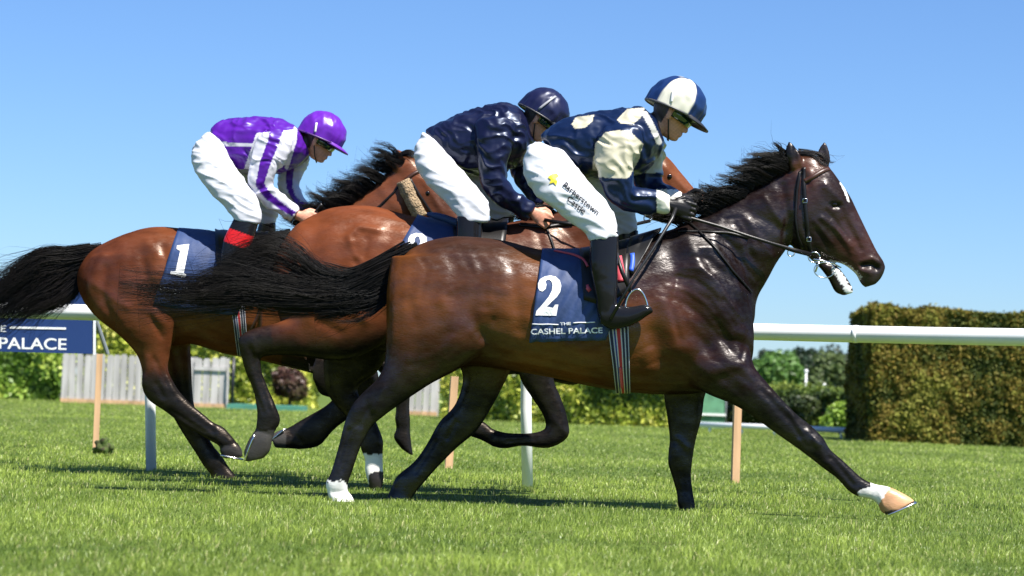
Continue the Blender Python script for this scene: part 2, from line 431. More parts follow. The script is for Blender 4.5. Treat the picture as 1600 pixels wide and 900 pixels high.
def make_grass():
    def region(n, y0, y1, p):
        u = RNG.random(n); e = 1 - p
        return (y0 ** e + u * (y1 ** e - y0 ** e)) ** (1 / e) if abs(e) > 1e-6 else y0 * (y1 / y0) ** u
    n = 620000
    y = np.concatenate([region(int(n * .62), 5.6, 20, 1.15), region(int(n * .38), 20, 62, 1.3)])
    n = len(y); half = .235 * y + 2.5
    x = RNG.uniform(-1, 1, n) * half
    # tufts: pull part of the blades together
    cx = np.round(x / .09) * .09 + RNG.normal(0, .02, n); cl = RNG.random(n) < .35; x = np.where(cl, x * .6 + cx * .4, x)
    pat = np.array([noise.noise(Vector((a * .55, b * .35, 0))) for a, b in zip(x[::1], y[::1])])
    pat2 = np.array([noise.noise(Vector((a * 3.1, b * 2.2, 7))) for a, b in zip(x, y)])
    h = (.021 + .012 * RNG.random(n) + .012 * pat + .030 * pat2.clip(-.6, 1)) * np.where(RNG.random(n) < .04, 1.5, 1)
    wd = .0016 + .0016 * RNG.random(n); wd *= np.maximum(1, y / 11) ** .9
    h *= np.maximum(1, (y / 30)) ** .3
    dv = np.zeros(n, bool); g_ = np.random.default_rng(3)      # hoof prints and divots
    for _ in range(150):
        yy = g_.uniform(7, 22); xx = g_.uniform(-1, 1) * (.235 * yy + .5); a_ = g_.uniform(.035, .08); dv |= ((x - xx) / a_) ** 2 + ((y - yy) / (a_ * 1.5)) ** 2 < 1 + .5 * pat2
    h = np.where(dv, h * .35, h)
    az = RNG.uniform(0, 2 * math.pi, n); lean = RNG.uniform(.1, 1.15, n) ** 1.3
    # grain: more blades lean to the right
    az = np.where(RNG.random(n) < .3, RNG.normal(.2, .7, n), az)
    dx, dy_ = np.cos(az), np.sin(az); fa = RNG.uniform(0, math.pi, n)
    sx, sy = np.cos(fa), np.sin(fa)
    base = np.stack([x, y, np.zeros(n)], 1); side = np.stack([sx, sy, 0 * sx], 1)
    mid = base + np.stack([dx * lean * h * .35, dy_ * lean * h * .35, h * .6], 1)
    tip = base + np.stack([dx * lean * h, dy_ * lean * h, h * (1 - .28 * lean)], 1)
    V = np.stack([base - side * wd[:, None] * .5, base + side * wd[:, None] * .5, mid + side * wd[:, None] * .42, mid - side * wd[:, None] * .42, tip], 1).reshape(-1, 3)
    i = np.arange(n)[:, None] * 5
    F = np.concatenate([i + np.array([[0, 1, 2]]), i + np.array([[0, 2, 3]]), i + np.array([[3, 2, 4]])], 0)
    c0 = np.array([.085, .140, .018]); c1 = np.array([.27, .355, .058]); c2 = np.array([.45, .44, .19])
    q = RNG.random(n)[:, None] * .8 + pat[:, None] * .8 + pat2[:, None] * .75 + .15
    c = c0 + (c1 - c0) * np.clip(q, -.25, 1.35); dry = RNG.random(n) < .07; c[dry] = c2 * RNG.uniform(.7, 1.1, (dry.sum(), 1))
    c[dv] = c[dv] * .35 + np.array([.05, .035, .015]) * .65
    far = np.clip((y - 16) / 30, 0, 1)[:, None]; c = c * (1 - far * .12) + np.array([.20, .22, .06]) * far * .2
    cols = np.repeat(c, 5, 0)
    me = fast_mesh(V, F, 'grass', cols); o = link('grass', me, M['blade'], smooth=False)
    tag(o, 'short bright green grass covering the whole track', 'grass', kind='stuff')
make_grass()

# ------------------------------------------------------------------ foliage
def leaf_mesh(cent, nrm, size, cols, flat=.6):
    """one small folded quad per leaf"""
    n = len(cent); a = RNG.normal(size=(n, 3)); nn = nrm + RNG.normal(0, flat, (n, 3)); nn /= np.linalg.norm(nn, axis=1)[:, None]
    t = np.cross(nn, a); t /= np.linalg.norm(t, axis=1)[:, None]; s = np.cross(nn, t)
    L = (size * RNG.uniform(.6, 1.3, n))[:, None]
    V = np.stack([cent - t * L * .5, cent + s * L * .27 + nn * L * .05, cent + t * L * .55, cent - s * L * .27 + nn * L * .05], 1).reshape(-1, 3)
    F = np.arange(4 * n).reshape(-1, 4)
    return V, F, np.repeat(cols, 4, 0)
def hedge(name, label, cat, A, Bp, depth, h, nleaf, size, palette, lump=.12, m='leaf', group=None, h2=None, back=1):
    """box hedge between ground points A and Bp (its front foot line), depth behind it"""
    A = np.array(A[:2], float); Bp = np.array(Bp[:2], float); t = Bp - A; L = np.linalg.norm(t); t /= L; nb = np.array([-t[1], t[0]]) * back
    h2 = h if h2 is None else h2
    base = empty(name, (*((A + Bp) / 2), 0)); tag(base, label, cat, group)
    # core: gridded box, displaced
    def pt(s, q, z): p = A + t * s + nb * q; return np.array([p[0], p[1], z])
    hh = lambda s: h + (h2 - h) * s / L
    area = [L * h, L * h, L * depth, depth * h, depth * h]; pr = np.array(area) * np.array([1.5, .5, .9, 1, 1]); pr = pr / pr.sum()
    side = RNG.choice(5, nleaf, p=pr); s = RNG.random(nleaf) * L; q = RNG.random(nleaf) * depth; z = RNG.random(nleaf) ** .95
    C = np.zeros((nleaf, 3)); N = np.zeros((nleaf, 3)); nb3 = np.array([nb[0], nb[1], 0]); t3 = np.array([t[0], t[1], 0])
    for k in range(5):
        i = side == k; ss, qq = s[i].copy(), q[i].copy(); zz = z[i] * hh(ss)
        if k == 0: qq[:] = 0; n_ = -nb3
        if k == 1: qq[:] = depth; n_ = nb3
        if k == 2: zz = hh(ss); n_ = np.array([0, 0, 1.])
        if k == 3: ss[:] = 0; n_ = -t3
        if k == 4: ss[:] = L; n_ = t3
        C[i] = A[0] * np.array([1, 0, 0]) + A[1] * np.array([0, 1, 0]) + ss[:, None] * t3 + qq[:, None] * nb3; C[i, 2] = zz; N[i] = n_
    f = 1 / (lump * 4.5)
    dsp = np.array([noise.fractal(Vector(c * f), 1., 2., 3) for c in C])
    C = C + N * (dsp * lump * .8 + RNG.normal(-.25, .35, nleaf) * lump * .6)[:, None]; C[:, 2] = np.abs(C[:, 2]) + .01
    pal = np.array(palette); big = np.array([noise.noise(Vector(c * .8 + [3, 0, 0])) for c in C]); tone = (dsp * .8 + .5 + big * .55 + RNG.normal(0, .2, nleaf)).clip(0, .999) * (len(pal) - 1)
    i0 = tone.astype(int); fr = (tone - i0)[:, None]; cols = (pal[i0] * (1 - fr) + pal[i0 + 1] * fr) * RNG.uniform(.8, 1.2, (nleaf, 1))
    V, F, cc = leaf_mesh(C, N, np.full(nleaf, size), cols)
    link('foliage', fast_mesh(V, F, 'foliage', cc), M[m], base, smooth=False)
    b = B(); e = lump * .9 + .02
    v = [pt(s_, q_, z_) for s_ in (e, L - e) for q_ in (e, depth - e) for z_ in (0, 1)]
    v = [np.array([p[0], p[1], 0 if p[2] == 0 else (h if k < 4 else h2) - e]) for k, p in enumerate(v)]
    b.add(v, [(0, 1, 3, 2), (4, 6, 7, 5), (0, 4, 5, 1), (2, 3, 7, 6), (0, 2, 6, 4), (1, 5, 7, 3)])
    b.build('inner_branches', M['core'], base, False)
    return base
def gp(u, Y): return np.array([X(u, Y), Y, 0.])

def crown(base, c, r, nleaf, size, palette, blobs=14, m='leaf', seed=0):
    c = np.array(c, float); r = np.array(r, float); g = np.random.default_rng(seed)
    bc = []; 
    for _ in range(blobs):
        v = g.normal(size=3); v /= np.linalg.norm(v); v[2] = v[2] * .9; bc.append((c + v * r * g.uniform(.25, .72), r * g.uniform(.28, .5)))
    per = nleaf // blobs; Cs = []; Ns = []; T = []
    for bc_, br in bc:
        v = g.normal(size=(per, 3)); v /= np.linalg.norm(v, axis=1)[:, None]
        rad = 1 - np.abs(g.normal(0, .22, per)); Cs.append(bc_ + v * br * rad[:, None]); Ns.append(v); T.append(np.full(per, g.random()))
    C = np.concatenate(Cs); N = np.concatenate(Ns); T = np.concatenate(T)
    pal = np.array(palette); tone = (T * .7 + g.random(len(C)) * .3).clip(0, .999) * (len(pal) - 1); i0 = tone.astype(int); fr = (tone - i0)[:, None]
    cols = pal[i0] * (1 - fr) + pal[i0 + 1] * fr
    C[:, 2] = np.maximum(C[:, 2], .03)
    V, F, cc = leaf_mesh(C, N, np.full(len(C), size), cols, .8)
    return link('crown', fast_mesh(V, F, 'crown', cc), M[m], base, smooth=False)
def tree(name, label, u, Y, top_v, half_px, nleaf, size, palette, seed, cat='tree', base_frac=.15, blobs=16, group=None, trunk=True):
    s = FPX / Y; yh = 615 + .035 * (u - 800); H = CAMH + (yh - top_v) / s; rx = half_px / s
    g = gp(u, Y); base = empty(name, g); tag(base, label, cat, group)
    z0 = H * base_frac; c = (g[0], g[1], (H + z0) / 2)
    crown(base, c, (rx, rx * .85, (H - z0) / 2 * 1.02), nleaf, size, palette, blobs, seed=seed)
    b = B(); g3 = np.array([g[0], g[1], 0.]); r = H * .03
    b.tube([g3, g3 + [0, 0, H * .25], g3 + [H * .01, 0, H * .5], g3 + [H * .02, 0, H * .8]], [r * 1.3, r, r * .8, r * .3])
    rg = np.random.default_rng(seed)
    for _ in range(6):
        q = rg.uniform(0, 6.28); z = rg.uniform(.25, .5) * H
        b.tube([g3 + [0, 0, z], g3 + [math.cos(q) * rx * .35, math.sin(q) * rx * .3, z + H * .15], g3 + [math.cos(q) * rx * .7, math.sin(q) * rx * .6, z + H * .25]], [r * .5, r * .35, r * .1])
    b.build('trunk' if trunk else 'stems', M['bark'], base)
    return base

# palettes
LAUREL = [(.08, .15, .02), (.17, .29, .035), (.30, .43, .06), (.50, .58, .11)]
GOLD = [(.12, .17, .02), (.30, .37, .04), (.52, .54, .08), (.72, .68, .16)]
CONIF = [(.045, .065, .012), (.105, .110, .016), (.165, .115, .018), (.19, .19, .030)]

# ------------------------------------------------------------------ background planting
hedge('clipped_hedge', 'tall clipped brownish conifer hedge at the right behind the white rail', 'hedge',
      gp(1358, 38.7), gp(1830, 38.7), 2.6, 2.25, 130000, .07, CONIF, lump=.13, m='conifer', h2=2.2)
hedge('laurel_hedge', 'low bright laurel hedge left of the grey picket fence', 'hedge', gp(-420, 60), gp(92, 60), 2.0, 1.32, 20000, .17, LAUREL, lump=.22)
hedge('laurel_hedge', 'tall yellow-green hedge rising behind the grey picket fence', 'hedge', gp(120, 63), gp(470, 62), 2.0, 2.15, 20000, .17, GOLD, lump=.25)
hedge('golden_hedge', 'long golden-green hedge seen under the belly of the leading horse', 'hedge', gp(688, 50), gp(1046, 48), 2.2, 1.35, 30000, .12, GOLD, lump=.22)
tree('maroon_shrub', 'dark maroon shrub between the two picket fences', 452, 60, 560, 42, 3500, .17, [(.05, .025, .02), (.09, .04, .03), (.10, .08, .04), (.09, .12, .03)], 3, 'shrub', .02, 10, trunk=False)
tree('round_tree', 'round bright green tree seen under the white rail', 1213, 92, 541, 52, 9000, .26, [(.07, .15, .03), (.12, .23, .05), (.17, .30, .07)], 11, base_frac=.05, blobs=34)
tree('olive_tree', 'pale olive green tree beside the tall clipped hedge', 1296, 110, 548, 42, 7000, .28, [(.06, .09, .03), (.11, .15, .05), (.15, .2, .07)], 12, base_frac=.05, blobs=30)
tree('dark_tree', 'dark green far tree behind the round bright tree', 1250, 170, 534, 40, 5000, .45, [(.02, .04, .02), (.035, .06, .03), (.05, .08, .04)], 13, base_frac=.02, blobs=24)
tree('dark_tree', 'dark grey-green far tree at the right edge of the gap by the tall hedge', 1305, 165, 536, 48, 5000, .45, [(.03, .045, .03), (.045, .06, .04), (.06, .08, .05)], 14, base_frac=.02, blobs=24)
tree('dark_tree', 'low dark far tree next to the chest of the leading horse', 1190, 175, 536, 30, 4000, .45, [(.015, .03, .02), (.03, .05, .03), (.04, .06, .03)], 15, base_frac=.02, blobs=20)
tree('shrub', 'yellow-green bushy shrub at the foot of the tall clipped hedge', 1312, 47, 618, 42, 4500, .11, LAUREL, 21, 'shrub', .02, 14, trunk=False)
tree('shrub', 'dark olive shrub behind the low white rail', 1238, 51, 608, 46, 5000, .12, [(.02, .035, .012), (.05, .07, .02), (.08, .10, .03)], 22, 'shrub', .02, 14, trunk=False)
tree('shrub', 'dark shrub right of the green netting', 1165, 52, 612, 44, 4500, .12, [(.015, .03, .012), (.04, .06, .02), (.06, .09, .03)], 23, 'shrub', .02, 14, trunk=False)
hedge('shrub_border', 'low dark green shrub border behind the low white rail', 'shrubs', gp(1138, 54), gp(1345, 51), 1.5, .86, 16000, .12, [(.03, .05, .015), (.07, .11, .02), (.13, .19, .03), (.22, .27, .05)], lump=.3)
tree('shrub', 'small yellow flowering shrub above the green netting', 1118, 58, 598, 24, 1600, .11, [(.1, .14, .03), (.3, .3, .07), (.12, .15, .05)], 24, 'shrub', .02, 8, trunk=False)
for k, (u, Y, tv, hp, lab) in enumerate([(-60, 190, 566, 110, 'far dark tree beyond the left end of the laurel hedge'), (700, 200, 580, 130, 'far tree hidden behind the racing horses'),
                                      (1420, 180, 560, 100, 'far dark tree behind the tall clipped hedge'), (980, 185, 570, 120, 'broad far tree behind the golden hedge')]):
    tree('dark_tree', lab, u, Y, tv, hp, 2600, .6, [(.03, .045, .03), (.045, .07, .04), (.06, .09, .05)], 30 + k, base_frac=.02, blobs=18)

# ------------------------------------------------------------------ fences, rails, sign, stakes
def slat_fence(label, ua, ub, Ya, Yb, hgt, rail_from=None):
    A, Bp = gp(ua, Ya), gp(ub, Yb); base = empty('picket_fence', tuple((A + Bp) / 2)); tag(base, label, 'fence')
    L = np.linalg.norm(Bp - A); t = (Bp - A) / L; rz = math.atan2(t[1], t[0]); b = B(); n = max(3, int(L / .175)); i = 0
    for i in range(n):
        c = A + t * (i + .5) * L / n; hh = hgt * RNG.uniform(.975, 1.02); w_ = L / n * .88; z0 = .05
        x0 = -w_ / 2
        prof = [(-w_/2, z0), (w_/2, z0), (w_/2, hh - .05), (w_/2 * .55, hh), (-w_/2 * .55, hh), (-w_/2, hh - .05)]
        tilt = RNG.normal(0, .006); V = []
        for yy in (-.011, .011):
            for px, pz in prof: V.append(c + t * (px + tilt * pz) + np.array([-t[1], t[0], 0]) * (yy + RNG.normal(0, .001)) + np.array([0, 0, pz]))
        m_ = len(prof); b.add(V, [tuple(range(m_))[::-1], tuple(range(m_, 2 * m_))] + [(k, (k + 1) % m_, m_ + (k + 1) % m_, m_ + k) for k in range(m_)])
    b.build('pickets', M['greywood'], base, False)
    for z in (.2, hgt * .78):
        r = B(); off = -.04 if (rail_from is not None and z > .5) else .04
        r.box((A + Bp) / 2 + np.array([0, off, z]), (L if off > 0 else L * rail_from, .035, .09), rz); r.build('crossbar', M['greywood'], base, False)
    r = B(); r.box((A + Bp) / 2 + np.array([0, -.03, .05]), (L, .03, .10), rz); r.build('gravel_board', M['wood'], base, False)
    for s in (0.02, .98):
        r = B(); r.box(A + t * L * s + np.array([0, .09, hgt / 2]), (.09, .09, hgt), rz); r.build('post', M['greywood'], base, False)
slat_fence('grey weathered picket fence panel behind the hind legs of the purple rider\'s horse', 94, 300, 57, 57, 1.22)
slat_fence('short grey picket fence panel with a crossbar right of the black hind leg', 301, 353, 56.4, 56.4, 1.22, 1.0)
slat_fence('grey picket fence piece seen behind the hind legs of the leading horse', 636, 683, 55, 55, 1.15)

def ellip_tube(b, pts, rw, rh, n=14):
    pts = [np.array(p, float) for p in pts]; rings = []
    for i, p in enumerate(pts):
        t = pts[min(i + 1, len(pts) - 1)] - pts[max(i - 1, 0)]; t[2] = 0; t /= np.linalg.norm(t); s = np.array([-t[1], t[0], 0])
        rings.append([p + s * rw * math.cos(q) + np.array([0, 0, rh * math.sin(q)]) for q in np.linspace(0, 2 * math.pi, n, endpoint=False)])
    b.ring_loft(rings)
rr = empty('running_rail', (*gp(822, 14.98)[:2], 0)); tag(rr, 'white plastic running rail on white posts behind the horses', 'rail')
RLINE = [(-900, 17.6), (-300, 16.2), (100, 15.57), (500, 15.25), (822, 14.98), (1180, 14.65), (1450, 14.2), (1750, 13.6), (2300, 12.7)]
rp = [np.array([X(u, Y), Y, 1.047]) for u, Y in RLINE]
b = B(); ellip_tube(b, catmull(np.array(rp), 6), .06, .054); b.build('top_rail', M['whitepl'], rr)
for u, Y, z in ((-356, 16.35, 0), (233, 15.45, 0), (822, 14.98, 0), (1660, 13.8, 0)):
    g = gp(u, Y); b = B(); b.tube([g + [.03, .02, -.05], g + [.0, .02, .5], g + [-.01, .02, .85], g + [-.02, .0, 1.03]], [.036, .036, .036, .036], 14); b.build('post', M['whitepl'], rr)
    b = B(); b.ell(g + [-.02, 0, 1.02], (.05, .062, .035)); b.build('bracket', M['whitepl'], rr)

for u, Y in ((640, 15.12), (1330, 14.42)):
    g = np.array([X(u, Y), Y, 1.047]); g2 = np.array([X(u + 7, Y - .01), Y - .01, 1.047]); b = B(); ellip_tube(b, [g, (g + g2) / 2, g2], .0625, .0565); b.build('rail_joint', M['greymetal'] if False else M['whitepl'], rr)
lr = empty('low_rail', (*gp(1215, 42)[:2], 0)); tag(lr, 'low white ground rail in front of the shrubs by the tall hedge', 'rail')
b = B(); p0, p1 = gp(1085, 43.2), gp(1342, 41.5); p0[2] = p1[2] = .15; ellip_tube(b, [p0, (p0 + p1) / 2, p1], .05, .05); b.build('rail_tube', M['whitepl'], lr)
for k in range(5):
    q = p0 + (p1 - p0) * (k + .5) / 5; b = B(); b.tube([[q[0], q[1], -.02], [q[0], q[1], .09]], .02); b.build('foot', M['whitepl'], lr)

def text_mesh(s):
    c = bpy.data.curves.new('t', 'FONT'); c.body = s; c.resolution_u = 6; o = bpy.data.objects.new('t', c); COL.objects.link(o)
    dg = bpy.context.evaluated_depsgraph_get(); me = bpy.data.meshes.new_from_object(o.evaluated_get(dg))
    v = co(me)[:, :2]; f = [tuple(p.vertices) for p in me.polygons]
    bpy.data.objects.remove(o); bpy.data.meshes.remove(me); return v, f
def lettering(name, s, frm, to, hpx, m, parent, proj, bold=0.012, space=None):
    """write s so that it runs from uv frm to uv to (cap height hpx in px); proj(u,v)->3D"""
    v, f = text_mesh(s); bm = bmesh.new(); bv = [bm.verts.new((a, b_, 0)) for a, b_ in v]
    for q in f:
        try: bm.faces.new([bv[i] for i in q])
        except ValueError: pass
    bmesh.ops.triangulate(bm, faces=bm.faces)
    for _ in range(2): bmesh.ops.subdivide_edges(bm, edges=[e for e in bm.edges if e.calc_length() > .16], cuts=1); bmesh.ops.triangulate(bm, faces=bm.faces)
    bm.verts.index_update(); v = np.array([tuple(q.co)[:2] for q in bm.verts]); f = [tuple(q.index for q in fc.verts) for fc in bm.faces]; bm.free(); v[:, 0] -= v[:, 0].min(); cap = .72; W = v[:, 0].max()
    frm = np.array(frm, float); to = np.array(to, float); ax = to - frm; L = np.linalg.norm(ax); ax /= L; up = np.array([ax[1], -ax[0]])
    for k, (dx, dy_) in enumerate(((0, 0), (1, 0), (0, 1), (1, 1))):
        uv = frm + ax * (v[:, :1] / W * L + dx * bold * hpx) + up * (v[:, 1:] / cap * hpx + dy_ * bold * hpx)
        pts = [proj(a, b_, k) for a, b_ in uv]
        ok = [p is not None for p in pts]
        if k == 0: V = []; F = []
        base = len(V); V += [p if p is not None else np.zeros(3) for p in pts]
        F += [tuple(i + base for i in q) for q in f if all(ok[i] for i in q)]
    return link(name, mesh_of(V, F, name), m, parent, smooth=False)
def glyph(name, poly, proj, m, parent, cuts=2):
    vs_ = [Vector((a, b_, 0)) for a, b_ in poly]; tr = tessellate_polygon([vs_]); bm = bmesh.new()
    bv = [bm.verts.new(p) for p in vs_]
    for t in tr:
        try: bm.faces.new([bv[i] for i in t])
        except ValueError: pass
    bmesh.ops.subdivide_edges(bm, edges=bm.edges, cuts=cuts, use_grid_fill=True); bmesh.ops.triangulate(bm, faces=bm.faces)
    bm.verts.index_update(); V = [proj(v.co.x, v.co.y, 0) for v in bm.verts]; ok = [p is not None for p in V]
    F = [tuple(v.index for v in q.verts) for q in bm.faces if all(ok[v.index] for v in q.verts)]; bm.free()
    return link(name, mesh_of([p if p is not None else np.zeros(3) for p in V], F, name), m, parent, smooth=False)

YS = 19.0
sg = empty('banner_sign', tuple(gp(60, YS))); tag(sg, 'navy advertising board with white lettering behind the rail at the left edge', 'sign')
def slab(b, uvs, Y, th=.012):
    v = [P(a, c, Y) + np.array([0, s * th, 0]) for s in (-1, 1) for a, c in uvs]; n = len(uvs)
    b.add(v, [tuple(range(n)), tuple(range(n, 2 * n))[::-1]] + [(k, (k + 1) % n, n + (k + 1) % n, n + k) for k in range(n)])
b = B(); slab(b, [(-330, 424), (147, 441), (147, 553), (-330, 541)], YS); b.build('board', M['navy'], sg, False)
b = B(); slab(b, [(146.2, 440), (149.2, 440), (149.2, 554), (146.2, 554)], YS - .004, .016); b.build('edge_trim', M['whitepl'], sg, False)
psign = lambda u, v, k=0: P(u, v, YS - .0135 - k * .0006)
lettering('lettering', 'PALACE', (-2, 545), (103, 547), 18, M['white'], sg, psign, .045)
lettering('lettering', 'CASHEL', (-150, 541), (-24, 544), 18, M['white'], sg, psign, .045)
lettering('lettering', 'THE', (-27, 518), (9, 519), 10.5, M['white'], sg, psign, .05)
b = B(); slab(b, [(15, 510), (103, 511.7), (103, 515), (15, 513.3)], YS - .015, .002); b.build('white_rule', M['white'], sg, False)
b = B(); g = P(168, 553, YS + .2); g0 = P(150, 500, YS + .1); b.tube([g0, g], .018); b.build('brace', M['greymetal'], sg, False)
def stake(label, u, Y, top_v, wid, lean=0.):
    g = gp(u, Y); s = FPX / Y; H = CAMH + (615 + .035 * (u - 800) - top_v) / s; b = B()
    b.box(g + [0, 0, H / 2 - .03], (wid, wid * .8, H + .06), .2, lean)
    me = b.mesh(); bm = bmesh.new(); bm.from_mesh(me); bmesh.ops.recalc_face_normals(bm, faces=bm.faces); bmesh.ops.bevel(bm, geom=bm.edges, offset=.006, segments=1); bm.to_mesh(me); bm.free()
    o = link('wooden_stake', me, M['wood'], smooth=False); tag(o, label, 'stake')
stake('wooden stake carrying the end of the navy board at the left', 152, 18.96 - .06, 553, .048, .0)
stake('short pale wooden stake in front of the golden hedge between the hind legs', 706, 18.1, 588, .058, .03)
stake('reddish wooden stake behind the outstretched foreleg of the leading horse', 1152, 17.0, 560, .056, 0)
b = B(); b.tube([gp(362, 56.2), gp(362, 56.2) + [0, 0, 1.25]], .045); tag(b.build('dark_post', M['blackplastic']), 'thin dark post at the right end of the left picket fence', 'post')
b = B(); g = gp(418, 56); b.box(g + [0, 0, .06], (1.8, 1.6, .12)); tag(b.build('ground_mat', M['tarp'], None, False), 'flat green ground mat in front of the maroon shrub', 'mat')
nf = empty('court_fence', tuple(gp(1112, 50))); tag(nf, 'green netting fence with a white bar beside the golden hedge', 'fence')
b = B(); A0, A1 = gp(1086, 50), gp(1134, 50); b.box((A0 + A1) / 2 + [0, .02, .4], (np.linalg.norm(A1 - A0), .03, .8)); b.build('netting', M['net'], nf, False)
b = B(); b.box((A0 + A1) / 2 + [0, -.03, .30], (np.linalg.norm(A1 - A0), .03, .05)); b.build('white_bar', M['whitepl'], nf, False)
for q in (A0, A1): b = B(); b.tube([q, q + [0, 0, 1.0]], .02); b.build('post', M['greymetal'], nf)
for u, Y, tv, lab in ((1258, 82, 580, 'tall white pole far off between the two green trees'), (1287, 84, 602, 'short white pole far off beside the olive tree')):
    g = gp(u, Y); H = CAMH + (615 + .035 * (u - 800) - tv) * Y / FPX; b = B(); b.tube([g, g + [0, 0, H]], .03); b.ell(g + [0, 0, H], (.07, .05, .07)); tag(b.build('white_pole', M['whitepl']), lab, 'pole')

# ------------------------------------------------------------------ horses
BLK = (.0085, .0075, .0075)
def make_horse(label, d, lofts, vox, strokes, colour, trunk_mask, extra=None, cm='coat'):
    b = B()
    for st, dy in lofts: loft(b, d, st, dy)
    if extra: extra(b, d)
    me = remesh(b, vox); uv = UV(co(me)); tm = trunk_mask(uv)
    smooth(me, 14, tm); smooth(me, 2)
    sculpt(me, strokes); smooth(me, 2)
    rough_displace(me, .0035, 5., stretch=(.8, 1, 1.1), mask=tm)
    set_cols(me, colour(UV(co(me)), co(me)))
    o = link('racehorse', me, M[cm]); tag(o, label, 'horse', 'racehorses galloping in the race')
    return o
def ear(b, d, tip, b0, b1, dy, w_=.018):
    bm_ = (np.array(b0) + np.array(b1)) / 2; rows = []; tip = np.array(tip, float); b0 = np.array(b0, float); b1 = np.array(b1, float)
    for f, ww in ((-.25, .9), (0, 1), (.35, 1.12), (.65, .85), (.88, .42), (1, .08)):
        c = bm_ + (tip - bm_) * f; h = (b1 - b0) / 2 * ww; rows.append([*(c - h), *(c + h), w_ * max(ww, .3)])
    loft(b, d, rows, dy, n=14, k=4)

def leg_dy(st, dy): return (st, dy)
# --- leading horse (dark bay) ---
DF = 12.4
F_lofts = [
 ([(610,436,604,500,.10),(640,390,622,560,.20),(690,371,690,578,.255),(740,370,745,572,.27),(790,376,800,580,.28),(845,390,865,591,.29),(910,393,925,604,.29),(980,383,980,613,.28),
   (1030,364,1040,617,.25),(1075,351,1100,613,.235),(1115,352,1150,592,.215),(1150,385,1173,570,.17),(1168,430,1177,535,.11)], 0),
 ([(1058,352,1150,560,.16),(1090,338,1176,512,.14),(1122,322,1182,470,.115),(1160,300,1198,440,.095),(1195,280,1213,412,.085),(1228,262,1230,388,.078),(1250,250,1250,360,.07)], 0),
 ([(1243,242,1222,300,.055),(1272,243,1228,335,.082),(1296,262,1232,372,.098),(1312,283,1243,391,.095),(1328,306,1262,400,.082),(1343,337,1282,406,.066),(1358,368,1302,409,.056),(1370,392,1318,414,.05),
   (1380,408,1332,424,.048),(1383,419,1340,434,.046),(1377,434,1346,444,.04),(1368,444,1352,449,.03)], 0),
 ([(1268,375,1246,388,.06),(1282,395,1268,406,.045),(1298,408,1284,422,.034),(1312,420,1294,436,.03),(1324,436,1300,448,.03),(1331,448,1306,457,.03),(1334,457,1318,462,.02)], 0),
 # near hind
 ([(612,400,760,400,.10,-.10),(604,450,800,430,.14,-.12),(603,520,780,525,.135,-.14),(600,565,728,570,.10,-.15),(588,592,668,603,.072,-.155),(565,615,622,634,.055,-.16),(550,634,600,650,.048,-.16),(538,661,581,667,.038,-.16),(528,700,563,700,.031,-.16),
   (517,738,550,738,.034,-.16),(509,756,545,752,.037,-.16),(511,767,543,764,.032,-.16),(513,776,550,775,.037,-.16),(517,784,556,787,.043,-.16),(523,792,561,799,.045,-.16)], 0),
 # far hind
 ([(690,470,830,480,.13,.12),(700,530,815,540,.12,.14),(722,585,793,590,.085,.15),(712,630,772,630,.06,.16),(686,660,746,672,.048,.16),(667,693,714,700,.035,.16),(648,720,684,730,.031,.16),
   (622,742,662,755,.036,.16),(612,760,646,775,.033,.16),(604,778,640,790,.04,.16),(598,792,634,802,.04,.16)], 0),
 # far fore: the standing leg
 ([(1040,540,1130,540,.10,.10),(1036,590,1112,590,.085,.13),(1038,625,1101,620,.065,.14),(1042,650,1097,650,.055,.14),(1046,683,1088,685,.046,.14),(1044,706,1084,705,.043,.14),(1044,725,1081,728,.040,.14),(1050,745,1080,745,.031,.14),
   (1057,770,1083,770,.030,.14),(1059,785,1086,785,.034,.14),(1061,796,1087,795,.033,.14),(1060,808,1092,808,.04,.14),(1060,818,1096,818,.042,.14)], 0),
 # near fore: stretched forward
 ([(1110,480,1060,590,.12,-.08),(1165,540,1085,605,.12,-.12),(1180,574,1110,618,.085,-.14),(1198,597,1145,632,.07,-.145),(1220,622,1175,650,.06,-.15),(1243,646,1208,674,.05,-.15),(1266,664,1238,695,.046,-.15),(1286,684,1260,711,.047,-.15),
   (1297,702,1284,730,.04,-.15),(1320,722,1308,748,.031,-.15),(1340,741,1327,768,.034,-.15),(1354,751,1342,776,.036,-.15),(1370,757,1362,781,.032,-.15),(1387,760,1372,789,.036,-.15),(1402,766,1375,797,.042,-.15),(1417,774,1380,802,.046,-.15),(1430,783,1386,804,.046,-.15)], 0),
]
def F_extra(b, d):
    ear(b, d, (1233, 221), (1231, 256), (1253, 254), -.055)
    ear(b, d, (1289, 221), (1276, 256), (1295, 262), .055)
def dark_legs(c, uv, v0, m):
    t = (np.clip((uv[:, 1] - v0 + 8 * nz(uv, .06)) / 26, 0, 1) * m)[:, None]; return c * (1 - t) + np.array(BLK) * .8 * t
BR, DB, MB = (.085, .026, .010), (.030, .011, .006), (.052, .018, .008)
